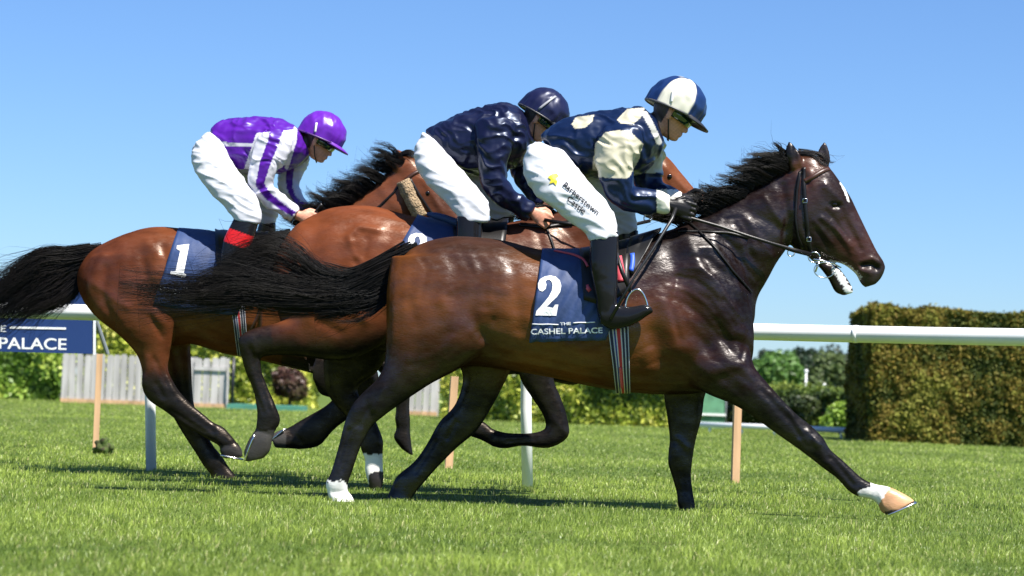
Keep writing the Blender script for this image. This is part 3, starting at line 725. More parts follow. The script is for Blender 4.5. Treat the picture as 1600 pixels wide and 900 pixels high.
def col_F(uv, v):
    c = splat(uv, [(650, 470, 50, (.15, .047, .009)), (620, 440, 30, (.16, .050, .010)), (690, 400, 30, (.035, .016, .010)), (760, 400, 40, (.038, .018, .012)), (740, 500, 40, (.045, .017, .009)), (800, 470, 40, (.17, .056, .013)),
        (840, 540, 40, (.14, .047, .012)), (900, 570, 40, (.13, .043, .010)), (1000, 560, 40, (.13, .043, .009)), (1060, 480, 30, (.10, .030, .009)), (1050, 560, 30, (.06, .02, .008)), (1120, 520, 32, (.022, .009, .006)), (1100, 470, 30, (.024, .010, .007)), (1160, 480, 30, (.013, .007, .006)),
        (1080, 400, 50, (.013, .008, .007)), (1150, 400, 50, (.014, .007, .006)), (1200, 370, 35, (.024, .010, .007)), (1190, 330, 25, (.026, .011, .007)), (1160, 560, 30, (.022, .009, .007)), (1250, 310, 18, (.06, .02, .01)), (1270, 350, 25, (.016, .010, .009)),
        (1310, 300, 22, (.022, .012, .010)), (1335, 370, 20, (.045, .018, .012)), (1350, 395, 15, (.06, .024, .016)), (1265, 262, 12, (.10, .038, .02)), (1234, 232, 11, (.010, .008, .007)), (1289, 236, 11, (.022, .015, .013)), (1380, 425, 8, (.012, .010, .010)), (1250, 370, 18, (.010, .007, .006)), (1225, 430, 30, (.014, .007, .006)), (1375, 420, 14, (.03, .02, .018)), (660, 575, 35, (.014, .007, .005)), (700, 545, 25, (.022, .009, .006)), (600, 620, 40, BLK), (760, 590, 30, (.02, .008, .006)),
        (560, 700, 60, BLK), (700, 680, 60, BLK), (1070, 680, 60, BLK), (1180, 620, 30, (.02, .009, .007)), (1240, 670, 40, BLK), (1330, 740, 60, BLK), (950, 610, 25, (.04, .014, .008))])
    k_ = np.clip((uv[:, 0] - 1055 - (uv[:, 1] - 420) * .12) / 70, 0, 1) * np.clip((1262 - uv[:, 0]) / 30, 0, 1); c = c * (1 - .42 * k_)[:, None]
    c = dark_legs(c, uv, 600, np.abs(uv[:, 0] - 925) > 105)
    W = np.array([.72, .70, .67])
    def put(mask, colr, n=1.): c[mask] = np.array(colr) * n
    near = v[:, 1] < DF; e1 = nz(uv, .22) * 5; e2 = nz(uv, .5, 4) * 3
    put((seg_dist(uv, [(520, 768), (545, 800)]) < 24) & (uv[:, 1] > 751 + e1) & (uv[:, 0] < 575) & near, W)
    put((uv[:, 0] > 1342 + e1) & (uv[:, 1] > 745) & (uv[:, 1] > 765 - (uv[:, 0] - 1345) * .3), W)
    put((uv[:, 0] > 1360) & (uv[:, 1] > 745) & (uv[:, 0] > 1360 + (uv[:, 1] - 757) * .1), W)
    hoof = (uv[:, 1] > 745) & ((uv[:, 0] - 1388) * .72 + (uv[:, 1] - 763) * .45 > 1 + e2 * .5)
    put(hoof & (uv[:, 0] > 1370), (.50, .27, .14))
    put((seg_dist(uv, [(1384, 801), (1406, 799), (1429, 785)]) < 2.4), (.08, .06, .05))
    put(seg_dist(uv, [(1314, 286), (1321, 300), (1326, 314)]) < 1.7, W)
    foam = (seg_dist(uv, [(1306, 421), (1318, 440), (1327, 456)]) < 5.5 + e1 * .8 + e2) & (uv[:, 1] > 410 + (uv[:, 0] - 1290) * .55)
    put(foam, (.70, .70, .68)); put((seg_dist(uv, [(1300, 411), (1318, 414), (1330, 421), (1343, 434)]) < 3.5 + e2), (.52, .48, .46))
    put((seg_dist(uv, [(1349, 414), (1362, 413), (1371, 418)]) < 4.5), (.004, .003, .003))
    put(seg_dist(uv, [(1300, 318), (1309, 322)]) < 5.5, (.006, .005, .005))
    return c
F_strokes = [
 ([(1070,370),(1110,440),(1150,520)],14,.016),([(1050,400),(1075,470),(1110,545)],16,-.014),([(1130,380),(1165,450),(1172,510)],10,-.012),([(1100,400),(1140,470)],7,-.008),([(1115,430),(1155,500)],6,.008),([(1130,470),(1160,505)],5,-.006),
 ([(1035,470),(1060,540),(1110,580)],16,.014),([(1020,520),(1040,590)],14,-.016),([(1080,540),(1130,560),(1175,585)],10,.005),([(1150,560),(1175,590),(1240,650)],7,.003),([(1130,590),(1200,655)],6,-.003),
 ([(1160,520),(1172,545)],10,.006),([(1145,585),(1105,600)],9,-.010),([(1120,500),(1150,560)],8,-.009),([(1080,500),(1120,545)],7,.006),
 ([(1100,410),(1180,450),(1190,460)],9,-.006),([(1120,360),(1200,400)],10,.008),([(1170,330),(1225,360)],9,-.008),([(1222,290),(1232,340),(1225,385)],7,-.014),
 ([(640,400),(625,450),(612,520)],14,.010),([(700,400),(720,440),(700,520),(670,580)],14,-.010),([(690,470),(720,520),(700,560)],14,.014),([(760,400),(745,440),(735,500)],9,-.007),([(680,385),(700,420),(690,470)],9,.008),([(715,385),(735,420)],6,-.007),
 ([(770,390),(790,430),(785,480)],14,.010),([(750,520),(775,550),(785,560)],9,-.018),([(760,545),(740,520),(755,490)],8,.010),([(800,420),(815,520)],10,-.006),([(640,560),(620,600)],10,.008),
 ([(840,560),(900,580),(960,590)],10,-.006),([(850,530),(930,560)],12,.005),
 ([(900,585),(955,575),(1010,590)],4,-.004),([(985,555),(1020,540)],4,-.003),([(990,580),(1030,565)],4,-.003),
 ([(1290,290),(1312,312)],7,.011),([(1297,326),(1313,330)],4,.003),([(1302,322),(1310,322)],4,-.012),([(1283,340),(1310,362),(1330,385)],4,.008),([(1292,330),(1325,372)],4,-.005),([(1318,345),(1345,390)],5,-.007),([(1240,330),(1252,372),(1268,385)],9,.010),([(1277,362),(1300,395)],5,-.006),
 ([(1350,415),(1362,413),(1370,419)],4.5,-.018),([(1346,408),(1362,404),(1375,410)],4,.007),([(1345,422),(1358,427)],5,.006),([(1285,412),(1300,410),(1318,415),(1340,432)],2.6,-.012),
 ([(1250,262),(1262,285)],6,-.010),([(1266,270),(1270,290)],5,.006),([(1243,232),(1243,250)],3.5,-.010),([(1286,235),(1285,255)],4,-.010),
 ([(1230,640),(1262,690)],5,.006),([(1300,715),(1335,760)],3.2,-.007),([(1293,722),(1325,765)],3.,.004),([(1275,690),(1285,700)],8,.006),([(1190,610),(1230,655)],4,-.005),
 ([(573,640),(560,665)],4,-.005),([(556,640),(552,650)],7,.006),([(548,690),(535,735)],3,-.005),([(1055,700),(1058,712)],7,.005),([(1067,735),(1070,770)],3,-.004),
]
for k in range(9):
    F_strokes.append(([(1028 + 13 * k, 462 - 15 * k), (1060 + 12 * k, 468 - 16 * k), (1095 + 9 * k, 492 - 17 * k), (1140 + 4 * k, 545 - 18 * k)], 3.8, .0042 if k % 2 else -.0042))
for k in range(5): F_strokes.append(([(858 + 36 * k, 545 + 6 * k), (864 + 36 * k, 575 + 4 * k)], 7, -.0035))
F_strokes += [([(556,628),(548,642)],5,.010),([(572,628),(580,650)],5,-.008),([(600,606),(585,640)],4,.006),([(545,672),(530,722)],3,-.007),([(566,672),(552,725)],3,.004),([(513,742),(510,752)],4,.008),([(520,770),(546,768)],3,-.007),
 ([(692,655),(686,668)],5,.009),([(712,660),(700,685)],4,-.007),([(680,690),(650,738)],3,-.006),([(624,745),(618,756)],4,.008),([(1046,690),(1044,712)],4,-.006),([(1060,685),(1075,700)],4,.006),([(1056,735),(1060,768)],3,-.006),([(1054,778),(1060,786)],4,.007),
 ([(1262,675),(1278,694)],5,.008),([(1248,690),(1262,708)],4,.006),([(1288,700),(1296,716)],4,-.006),([(1335,762),(1342,775)],4,.007),([(1366,757),(1358,782)],3,-.006),([(1372,760),(1380,790)],2.6,.005),([(1225,640),(1250,680)],4,-.006),([(1205,612),(1240,650)],4,.006),([(690,395),(735,400),(745,430),(705,455)],5,.006),([(650,392),(668,420),(655,470)],5,-.006),([(742,385),(770,420),(765,470)],6,.006),([(728,500),(700,540),(665,560)],7,.007),([(770,500),(752,530)],5,-.010),([(745,548),(775,555)],5,.008),
 ([(640,470),(655,520),(645,570)],9,-.007),([(1150,400),(1185,440)],4,-.005),([(1120,390),(1160,440),(1172,462)],3.5,.004),([(1170,345),(1205,400)],5,.005),([(1150,350),(1180,410)],6,-.005),([(1195,310),(1222,350)],5,.006),
 ([(1168,520),(1160,560)],4,-.008),([(1100,560),(1150,590),(1200,630)],5,.003),([(1060,430),(1048,480),(1062,530)],5,-.006),([(1272,345),(1300,380)],3.5,.005),([(1300,345),(1330,395)],3.,.005),([(1316,330),(1340,375)],4,-.005),([(1258,355),(1275,392)],3.5,-.005)]
F_strokes = [(a_, s_, k_ * (.5 if a_[0][0] < 800 and s_ >= 5 else 1)) for a_, s_, k_ in F_strokes]
def tmF(uv):
    t = np.clip((625 - uv[:, 1]) / 40, 0, 1) * np.clip((1225 - uv[:, 0]) / 40, 0, 1)
    return .12 + .88 * t
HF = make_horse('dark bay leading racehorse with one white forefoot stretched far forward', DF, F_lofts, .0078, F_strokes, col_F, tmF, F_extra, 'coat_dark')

# --- middle horse ---
DM = 13.5
M_lofts = [
 ([(428,415,430,470,.10),(438,385,446,520,.19),(462,353,480,545,.24),(495,333,520,550,.26),(530,323,560,550,.27),(575,321,600,548,.27),(640,336,650,548,.27),(700,349,720,560,.28),(760,352,780,570,.27),(805,346,830,575,.25),
   (845,340,880,565,.22),(875,345,920,520,.17),(900,370,935,470,.11)], 0),
 ([(800,346,900,500,.15),(848,336,942,440,.12),(895,320,960,392,.10),(940,290,975,355,.088),(975,262,988,332,.078),(1000,245,995,322,.07)], 0),
 ([(1000,240,985,300,.055),(1025,234,992,322,.08),(1046,248,1004,336,.085),(1062,267,1014,342,.07),(1078,286,1022,345,.058),(1092,303,1030,347,.05),(1100,316,1040,349,.045),(1100,328,1060,350,.035)], 0),
 ([(450,400,640,380,.13,-.10),(438,440,640,460,.14,-.12),(450,478,622,515,.13,-.14),(450,496,548,562,.095,-.15),(424,506,462,556,.066,-.155),(394,514,422,556,.052,-.16),(374,528,407,560,.045,-.16),(377,556,408,566,.037,-.16),(385,585,409,580,.030,-.16),
   (396,613,419,607,.030,-.16),(401,638,430,632,.036,-.16),(402,655,438,657,.036,-.16),(399,670,430,674,.033,-.16),(388,688,425,690,.040,-.16),(381,707,422,704,.042,-.16),(384,722,412,716,.035,-.16)], 0),
 ([(500,440,640,460,.12,.10),(505,520,620,530,.11,.13),(505,575,590,580,.08,.14),(510,612,560,604,.055,.15),(528,638,565,624,.045,.15),(548,660,580,642,.034,.15),(562,684,592,668,.034,.15),(563,700,599,690,.036,.15),(570,718,598,714,.031,.15),
   (570,734,599,736,.034,.15),(574,750,599,751,.04,.15),(578,766,596,769,.03,.15)], 0),
 ([(800,480,905,490,.10,-.10),(806,545,878,545,.085,-.13),(812,590,865,588,.06,-.14),(830,620,876,620,.05,-.14),(848,648,886,650,.046,-.14),(852,668,888,682,.045,-.14),(838,675,858,700,.038,-.14),(815,677,818,697,.030,-.14),(792,676,790,701,.034,-.14),
   (770,670,772,698,.034,-.14),(758,660,752,688,.032,-.14),(744,655,733,681,.040,-.14),(730,662,726,676,.03,-.14)], 0),
 ([(860,470,930,480,.09,.10),(865,540,925,530,.07,.13),(880,575,930,555,.05,.14),(880,585,905,600,.04,.14),(845,565,845,592,.03,.14),(805,560,805,585,.034,.14),(780,558,782,588,.035,.14),(765,560,768,582,.03,.14)], 0),
]
def col_M(uv, v):
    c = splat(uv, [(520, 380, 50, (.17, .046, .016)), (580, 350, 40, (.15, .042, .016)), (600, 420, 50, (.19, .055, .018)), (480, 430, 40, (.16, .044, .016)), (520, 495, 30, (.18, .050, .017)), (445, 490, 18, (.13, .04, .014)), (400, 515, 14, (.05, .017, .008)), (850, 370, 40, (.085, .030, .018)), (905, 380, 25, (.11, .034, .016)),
        (1040, 270, 30, (.16, .052, .022)), (1070, 295, 15, (.19, .06, .024)), (1030, 340, 9, (.05, .018, .012)), (700, 450, 60, (.15, .045, .016)), (385, 545, 22, BLK), (410, 525, 14, BLK), (400, 590, 20, BLK), (420, 650, 50, BLK), (500, 565, 26, BLK), (440, 548, 16, BLK), (560, 575, 30, BLK), (610, 555, 26, BLK), (425, 520, 10, (.03, .010, .006)), (650, 560, 40, BLK), (540, 600, 50, BLK), (580, 680, 60, BLK), (850, 600, 40, BLK), (840, 680, 60, BLK), (770, 560, 40, BLK)])  # black leg coat, plus the leading horse's shade painted into the lower thigh
    c = dark_legs(c, uv, 528, np.ones(len(uv), bool)); c = dark_legs(c, uv, 505, uv[:, 0] < 425)
    c[(uv[:, 1] > 709 + 5 * nz(uv, .22)) & (uv[:, 0] > 550) & (uv[:, 0] < 620)] = (.78, .76, .73)
    c[(uv[:, 1] > 742 + (uv[:, 0] - 575) * -.5) & (uv[:, 0] > 576) & (uv[:, 0] < 620) & (uv[:, 1] > 736)] = (.02, .018, .018)
    c[(uv[:, 1] > 675 - (uv[:, 0] - 400) * .1) & (uv[:, 0] > 370) & (uv[:, 0] < 435)] = (.045, .043, .04)
    return c
M_strokes = [([(374,528),(372,545)],5,.010),([(392,545),(400,565)],4,-.008),([(388,590),(412,645)],3,-.006),([(400,650),(402,662)],4,.007),([(425,635),(436,655)],4,.006),([(398,672),(424,680)],3,-.006),([(866,655),(884,676)],5,.006),([(835,686),(792,690)],3,-.005),([(768,690),(772,700)],4,.007),([(588,680),(592,692)],4,.006),([(555,400),(545,370),(560,355),(590,360)],5,.012),([(552,385),(556,410)],6,-.010),([(575,375),(568,400)],5,-.008),([(470,360),(455,400),(440,450)],12,.010),([(500,340),(480,400)],12,-.008),([(520,360),(510,420),(520,470)],14,.008),([(610,360),(600,420)],12,-.006),
 ([(545,480),(570,500)],7,.010),([(495,500),(530,520)],8,-.008),([(835,345),(850,400)],7,-.006),([(1040,262),(1075,300)],5,.008),([(1030,270),(1060,318)],5,-.008),([(1015,290),(1030,325)],6,.006),
 ([(392,530),(398,552)],5,.005),([(398,570),(420,640)],3,-.006),([(410,575),(428,630)],3,.004)]
def tmM(uv): return .12 + .88 * np.clip((580 - uv[:, 1]) / 40, 0, 1) * np.clip((960 - uv[:, 0]) / 40, 0, 1) * np.clip((uv[:, 0] - 400) / 30, 0, 1)
def M_extra(b, d):
    ear(b, d, (985, 222), (1000, 248), (1012, 240), -.05); ear(b, d, (990, 218), (1008, 243), (1020, 238), .05)
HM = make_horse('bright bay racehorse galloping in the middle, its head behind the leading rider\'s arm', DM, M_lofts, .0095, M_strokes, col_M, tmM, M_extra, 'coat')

# --- far horse ---
DL = 14.5
L_lofts = [
 ([(123,425,127,462,.10),(138,398,150,495,.18),(175,374,200,530,.24),(232,355,250,542,.26),(290,357,300,538,.27),(350,366,350,553,.28),(400,366,400,562,.27),(450,362,455,575,.26),(500,350,510,585,.24),(535,355,555,560,.19),(565,385,578,520,.12)], 0),
 ([(470,362,560,540,.15),(510,340,592,460,.12),(550,316,612,405,.10),(582,290,632,372,.085),(610,265,645,350,.078),(630,245,655,330,.07)], 0),
 ([(622,243,618,290,.055),(645,245,630,325,.08),(666,265,645,345,.085),(683,285,662,356,.066),(698,303,682,360,.055),(712,322,698,364,.05),(724,340,712,368,.04)], 0),
 ([(140,400,280,390,.12,-.10),(128,440,300,450,.14,-.12),(146,488,290,495,.13,-.14),(186,524,271,530,.10,-.15),(212,552,266,553,.07,-.155),(222,580,263,578,.055,-.16),(223,605,274,602,.05,-.16),(232,625,286,618,.046,-.16),(258,643,302,634,.040,-.16),
   (283,662,318,647,.034,-.16),(310,678,334,660,.032,-.16),(330,690,350,668,.036,-.16),(342,697,366,686,.036,-.16),(344,707,377,700,.042,-.16),(349,717,380,714,.035,-.16)], 0),
 ([(190,450,300,450,.12,.10),(235,520,298,522,.10,.13),(252,570,299,575,.075,.14),(262,612,301,615,.055,.15),(268,645,306,642,.048,.15),(286,678,318,668,.034,.15),(304,706,332,694,.031,.15),(318,728,348,714,.036,.15),(328,740,358,730,.033,.15),(332,748,368,742,.04,.15),(336,756,374,752,.04,.15)], 0),
 ([(450,480,540,480,.10,-.10),(450,530,500,590,.085,-.13),(495,540,500,615,.07,-.14),(545,552,525,622,.055,-.14),(580,568,545,618,.046,-.14),(592,590,545,612,.042,-.14),(575,622,528,618,.034,-.14),(552,648,508,634,.031,-.14),(522,672,488,646,.033,-.14),
   (500,696,470,656,.036,-.14),(475,702,450,668,.034,-.14),(452,701,434,673,.040,-.14),(430,700,423,681,.035,-.14)], 0),
 ([(480,480,570,480,.09,.10),(520,530,590,545,.075,.13),(570,560,612,570,.055,.14),(600,590,640,580,.045,.14),(612,612,642,604,.040,.14),(618,635,640,632,.031,.14),(617,655,641,655,.034,.14),(619,670,641,672,.032,.14),(615,684,643,694,.040,.14),(628,702,646,713,.035,.14)], 0),
]
def col_L(uv, v):
    c = splat(uv, [(160, 440, 40, (.11, .030, .012)), (200, 400, 40, (.10, .028, .012)), (245, 400, 25, (.17, .050, .016)), (230, 500, 40, (.11, .032, .012)), (260, 550, 25, (.14, .042, .015)), (320, 520, 50, (.14, .042, .015)), (430, 500, 50, (.18, .054, .018)), (520, 500, 40, (.18, .052, .018)), (590, 320, 30, (.15, .045, .018)), (560, 340, 20, (.10, .032, .014)),
        (640, 270, 16, (.17, .05, .018)), (665, 300, 14, (.12, .04, .02)), (700, 340, 14, (.10, .035, .02)), (280, 560, 20, (.03, .011, .007)), (232, 596, 10, BLK), (250, 606, 16, BLK), (245, 625, 25, BLK), (275, 640, 22, BLK), (300, 660, 30, BLK), (330, 685, 25, BLK), (275, 600, 14, BLK), (350, 700, 40, BLK), (560, 600, 40, BLK), (480, 670, 50, BLK), (630, 650, 50, BLK), (520, 575, 30, BLK), (440, 585, 20, (.03, .010, .006)), (470, 600, 30, BLK)])
    c = dark_legs(c, uv, 578, uv[:, 0] < 420); c = dark_legs(c, uv, 540, uv[:, 0] > 440)
    hf = (uv[:, 0] > 340) & (uv[:, 0] < 390) & (uv[:, 1] > 696) & (uv[:, 1] < 722); c[hf] = (.028, .026, .025)
    c[(uv[:, 0] > 415) & (uv[:, 0] < 446) & (uv[:, 1] > 665) & (uv[:, 1] < 705)] = (.05, .047, .045)
    return c
L_strokes = [([(224,590),(226,612)],5,.010),([(245,600),(255,620)],4,-.008),([(300,650),(335,675)],3,-.005),([(338,668),(342,690)],4,.006),([(345,700),(372,690)],3,-.006),([(262,590),(272,612)],4,.006),([(280,655),(310,680)],3,.004),([(570,580),(585,600)],5,.006),([(470,690),(452,672)],4,-.005),([(160,400),(142,440),(135,470)],8,.012),([(165,420),(160,470),(180,510)],8,-.010),([(150,445),(175,465),(200,480)],6,.006),([(230,380),(245,400),(240,430)],9,.010),([(222,400),(228,430)],6,-.007),([(255,385),(262,420)],6,-.007),([(190,380),(200,440)],12,.006),
 ([(240,490),(262,510),(265,540)],8,.010),([(235,495),(252,525)],5,-.008),([(285,500),(340,530),(400,545)],8,-.010),([(300,515),(350,545)],8,.008),([(240,560),(262,600)],4,-.006),([(232,560),(228,600)],5,.005),
 ([(555,330),(600,370)],9,.010),([(590,290),(625,330)],8,.006),([(660,280),(690,330)],4,.007),([(430,480),(470,530)],12,.008),([(500,480),(540,520)],12,-.007),([(265,640),(320,675)],3,-.005)]
def tmL(uv): return .12 + .88 * np.clip((590 - uv[:, 1]) / 40, 0, 1) * np.clip((630 - uv[:, 0]) / 30, 0, 1)
def L_extra(b, d):
    ear(b, d, (600, 238), (612, 264), (628, 256), -.05, .02); ear(b, d, (618, 232), (628, 256), (642, 250), .05, .02)
HL = make_horse('bay racehorse at the back, streaming black tail at the left edge', DL, L_lofts, .0095, L_strokes, col_L, tmL, L_extra, 'coat')

# eyes
def eye(parent, u, v, d, bv, r=.019):
    for far in (False, True):
        p = hit(bv, u, v, -.009, far, d)
        if p is None: continue
        b = B(); b.ell(p, (r, r * .8, r)); b.build('eye', M['eye'], parent)
BVF, BVM, BVL = bvh_of(HF), bvh_of(HM), bvh_of(HL)
eye(HF, 1304, 320, DF, BVF); eye(HL, 668, 302, DL, BVL); eye(HM, 1046, 276, DM, BVM)

# ------------------------------------------------------------------ manes and tails
def mane(parent, d, roots, deltas, n, r=.0017, dep=-.02, w0=5, w1=10, wave=3., lenr=(.5, 1.1)):
    R_ = catmull(np.array(roots, float), 4); gs = []
    for p in R_:
        gs.append(([tuple(p)] + [(p[0] + a, p[1] + b_) for a, b_ in deltas], dep, dep - .01, w0, w1))
    return hair('mane', d, gs, n, r, spread=.022, wave=wave, parent=parent, kpts=9, lenr=lenr, jitter=.28, stray=.05)
mane(HF, DF, [(1236, 256), (1222, 266), (1205, 276), (1178, 294), (1142, 318), (1105, 336), (1068, 348)], [(-14, -6), (-34, -11), (-60, -12)], 6000, r=.0013, dep=-.03, w0=8, w1=7, wave=3., lenr=(.35, 1.12))
hair('forelock', DF, [([(1238, 248), (1222, 246), (1210, 238), (1200, 229)], -.03, -.05, 3, 10), ([(1240, 244), (1226, 238), (1212, 230), (1204, 229)], -.03, -.05, 2, 8), ([(1247, 240), (1268, 242), (1284, 252), (1292, 262)], .0, .0, 5, 4)],
     420, .0015, spread=.02, wave=3, parent=HF, kpts=9, lenr=(.5, 1.1))
mane(HL, DL, [(632, 254), (620, 266), (600, 282), (572, 302), (540, 322), (505, 342), (482, 356)], [(-12, -8), (-28, -16), (-48, -20)], 5000, r=.0013, dep=-.03, w0=7, w1=9)
hair('forelock', DL, [([(628, 244), (640, 240), (652, 252), (660, 268)], .0, .0, 4, 6)], 160, .0016, spread=.03, wave=3, parent=HL, kpts=8)
mane(HM, DM, [(985, 262), (960, 285), (925, 310), (880, 330), (835, 340)], [(-10, -6), (-26, -9), (-44, -8)], 1500, dep=-.02)
hair('tail', DF, [([(655, 388), (600, 412), (545, 436), (495, 428), (455, 402), (415, 392), (370, 408)], 0, -.05, 6, 18),
                  ([(650, 395), (600, 420), (540, 448), (480, 450), (410, 438), (355, 434), (310, 448)], 0, -.08, 12, 18),
                  ([(645, 400), (590, 430), (530, 454), (465, 456), (385, 452), (290, 456), (185, 450)], 0, -.08, 15, 15),
                  ([(640, 410), (585, 445), (525, 464), (455, 468), (375, 462), (290, 462), (215, 466)], 0, -.06, 16, 15),
                  ([(622, 440), (600, 456), (570, 470), (530, 480), (490, 484)], 0, -.02, 12, 9)],
     6800, .0016, spread=.03, wave=7., parent=HF, kpts=22, lenr=(.28, 1.1), jitter=.55, stray=.08)
hair('tail', DM, [([(456, 370), (430, 376), (405, 388), (375, 404), (350, 420)], 0, .02, 7, 14), ([(440, 395), (410, 402), (370, 416), (340, 432), (305, 448)], 0, .03, 12, 14), ([(436, 415), (400, 432), (350, 455), (300, 470)], 0, .0, 12, 18)],
     4500, .0018, spread=.04, wave=5., parent=HM, kpts=16, lenr=(.4, 1.), jitter=.4)
hair('tail', DL, [([(160, 388), (115, 398), (70, 402), (30, 425), (-30, 455)], 0, -.05, 5, 16), ([(145, 400), (100, 410), (55, 425), (5, 460), (-50, 490)], 0, -.05, 12, 24),
                  ([(135, 412), (95, 430), (55, 455), (10, 488), (-40, 515)], 0, -.05, 15, 22), ([(130, 425), (110, 445), (85, 465), (50, 480), (20, 495)], 0, -.02, 12, 14)],
     6000, .0017, spread=.03, wave=5., parent=HL, kpts=16, lenr=(.45, 1.), jitter=.5, stray=.1)

# ------------------------------------------------------------------ tack laid over the horses
def drape(name, bv, d, tops, bots, m, parent, off=.010, rows=14, colsn=20, fold=.0, far=True, under=False, th=.004, colf=None, smooth_=True):
    """cloth over the back (or, under=True, a band below the belly) between the uv lines tops and bots"""
    T = np.array([np.array([np.interp(t, np.linspace(0, 1, len(tops)), np.array(tops, float)[:, c]) for c in (0, 1)]) for t in np.linspace(0, 1, colsn)])
    Bt = np.array([np.array([np.interp(t, np.linspace(0, 1, len(bots)), np.array(bots, float)[:, c]) for c in (0, 1)]) for t in np.linspace(0, 1, colsn)])
    grid = []
    for j in range(colsn):
        cn, cf = [], []
        for i in range(rows):
            f = i / (rows - 1); f_ = f * (1 if under else 1)
            q = T[j] + (Bt[j] - T[j]) * f_
            if i == 0 and not under: q = q + (Bt[j] - T[j]) / np.linalg.norm(Bt[j] - T[j]) * 3
            if i == rows - 1 and under: q = q - (Bt[j] - T[j]) / np.linalg.norm(Bt[j] - T[j]) * 3
            o = off + (fold * math.sin(j * .9 + i * .55) * f if fold else 0) + (fold * .8 * noise.noise(Vector((j * .5, i * .35, d))) if fold else 0)
            a = hit(bv, q[0], q[1], o)
            if a is None: a = cn[-1] + np.array([0, 0, -.01]) if cn else P(q[0], q[1], d - .1)
            cn.append(a)
            if far:
                b_ = hit(bv, q[0], q[1], o, True, d)
                if b_ is None: b_ = cf[-1] + np.array([0, 0, -.01]) if cf else P(q[0], q[1], d + .1)
                cf.append(b_)
        edge = P(*(Bt[j] if under else T[j]), d) + np.array([0, 0, (-1 if under else 1) * (off + .002)])
        if far: grid.append((cn + [edge] + cf[::-1]) if under else (cn[::-1] + [edge] + cf))
        else: grid.append(cn)
    g = np.array(grid); g[:, 1:-1] = g[:, 1:-1] * .5 + (g[:, :-2] + g[:, 2:]) * .25
    nr = g.shape[1]; V = g.reshape(-1, 3); F = [(j * nr + i, (j + 1) * nr + i, (j + 1) * nr + i + 1, j * nr + i + 1) for j in range(colsn - 1) for i in range(nr - 1)]
    me = mesh_of(V, F, name)
    if colf is not None: set_cols(me, np.array([colf(j / (colsn - 1)) for j in range(colsn) for i in range(nr)]))
    o = link(name, me, m, parent, smooth_); md = o.modifiers.new('thick', 'SOLIDIFY'); md.thickness = th; md.offset = 0
    return o
def web(t):
    for lim, c in ((.04, (.45, .45, .5)), (.20, (.006, .01, .04)), (.25, (.45, .45, .5)), (.36, (.015, .03, .18)), (.42, (.5, .5, .52)), (.60, (.42, .02, .03)), (.66, (.5, .5, .52)), (.77, (.006, .01, .04)), (.82, (.45, .45, .5)), (.95, (.006, .01, .04)), (1.1, (.45, .45, .5))):
        if t <= lim: return c
def proj_on(bv, lift=.003):
    def f(u, v, k=0):
        p = hit(bv, u, v, 0.)
        if p is None: return None
        return p + (CO - p) / np.linalg.norm(CO - p) * (lift + k * .0005)
    return f
NUM2 = [(183,450),(182,430),(192,408),(215,395),(240,391),(265,397),(284,414),(291,440),(286,468),(270,492),(245,515),(224,537),(252,543),(262,528),(277,528),(268,580),(170,578),(175,557),(203,526),(233,490),(247,462),(250,437),(246,420),(236,411),(224,412),(217,419),(222,434),(218,454),(203,466),(190,462)]
NUM2 = [(780 + a / 3, 300 + b_ / 3) for a, b_ in NUM2]
NUM1 = [(830,700),(887,694),(862,828),(873,838),(868,852),(798,834),(800,822),(823,822),(845,726),(828,716)]
NUM1 = [(a / 3, 150 + b_ / 3) for a, b_ in NUM1]
NUM3 = [(.0,.26),(.0,.15),(.1,.05),(.35,0),(.68,.02),(.92,.12),(.96,.27),(.85,.4),(.68,.47),(.92,.55),(1,.7),(.92,.87),(.7,.97),(.35,1),(.08,.93),(0,.8),(.02,.7),(.15,.66),(.28,.72),(.3,.85),(.42,.93),(.57,.88),(.65,.7),(.55,.54),(.3,.5),(.3,.44),(.54,.4),(.63,.25),(.54,.1),(.4,.09),(.32,.15),(.34,.25),(.22,.33),(.08,.33)]
NUM3 = [(639 + a * 31 - b_ * 6, 364 + b_ * 56) for a, b_ in NUM3]

# leading horse
sF = empty('saddle_cloth', tuple(P(890, 460, DF - .3))); tag(sF, 'navy saddle cloth with a white number 2 and lettering on the leading horse', 'saddle cloth', 'navy numbered saddle cloths')
cF = drape('cloth', BVF, DF, [(847, 391), (905, 391), (955, 384), (1000, 373)], [(828, 533), (865, 533), (905, 532), (946, 531)], M['cloth'], sF, .014, 26, 40, .007)
bvc = bvh_of(cF); pc = proj_on(bvc, .0055)
glyph('number', NUM2, pc, M['white'], sF, 7)
lettering('lettering', 'CASHEL PALACE', (829.5, 523), (941, 520.5), 8.8, M['white'], sF, pc, .07)
lettering('lettering', 'THE', (875, 508.5), (891.5, 508), 4.6, M['white'], sF, pc, .09)
for a, c in (((832, 506.5), (872, 507)), ((895, 504.5), (930, 503.5))):
    strap(bvc, [a, c], .0055, .005, .0012).build('white_rule', M['white'], sF)
sd = empty('racing_saddle', tuple(P(945, 400, DF))); tag(sd, 'small black racing saddle with pink trim under the leading rider', 'saddle', 'small racing saddles')
drape('seat', BVF, DF, [(905, 390), (945, 384), (985, 374)], [(912, 470), (945, 480), (982, 455)], M['leather'], sd, .024, 10, 12)
drape('wither_pad', BVF, DF, [(985, 372), (1010, 365), (1034, 358)], [(975, 420), (988, 432), (1008, 400)], M['blackplastic'], sd, .022, 8, 10)
strap(bvc, [(866, 393), (880, 396), (895, 399), (908, 404), (915, 410), (918, 418)], .012, .007, .004).build('pink_trim', M['pink'], sd)
strap(bvh_of(cF), [(917, 446), (921, 455)], .022, .008, .005).build('pink_tab', M['pink'], sd)
bs = bvh_of(*[o for o in sd.children if o.name.startswith(('seat', 'wither'))])
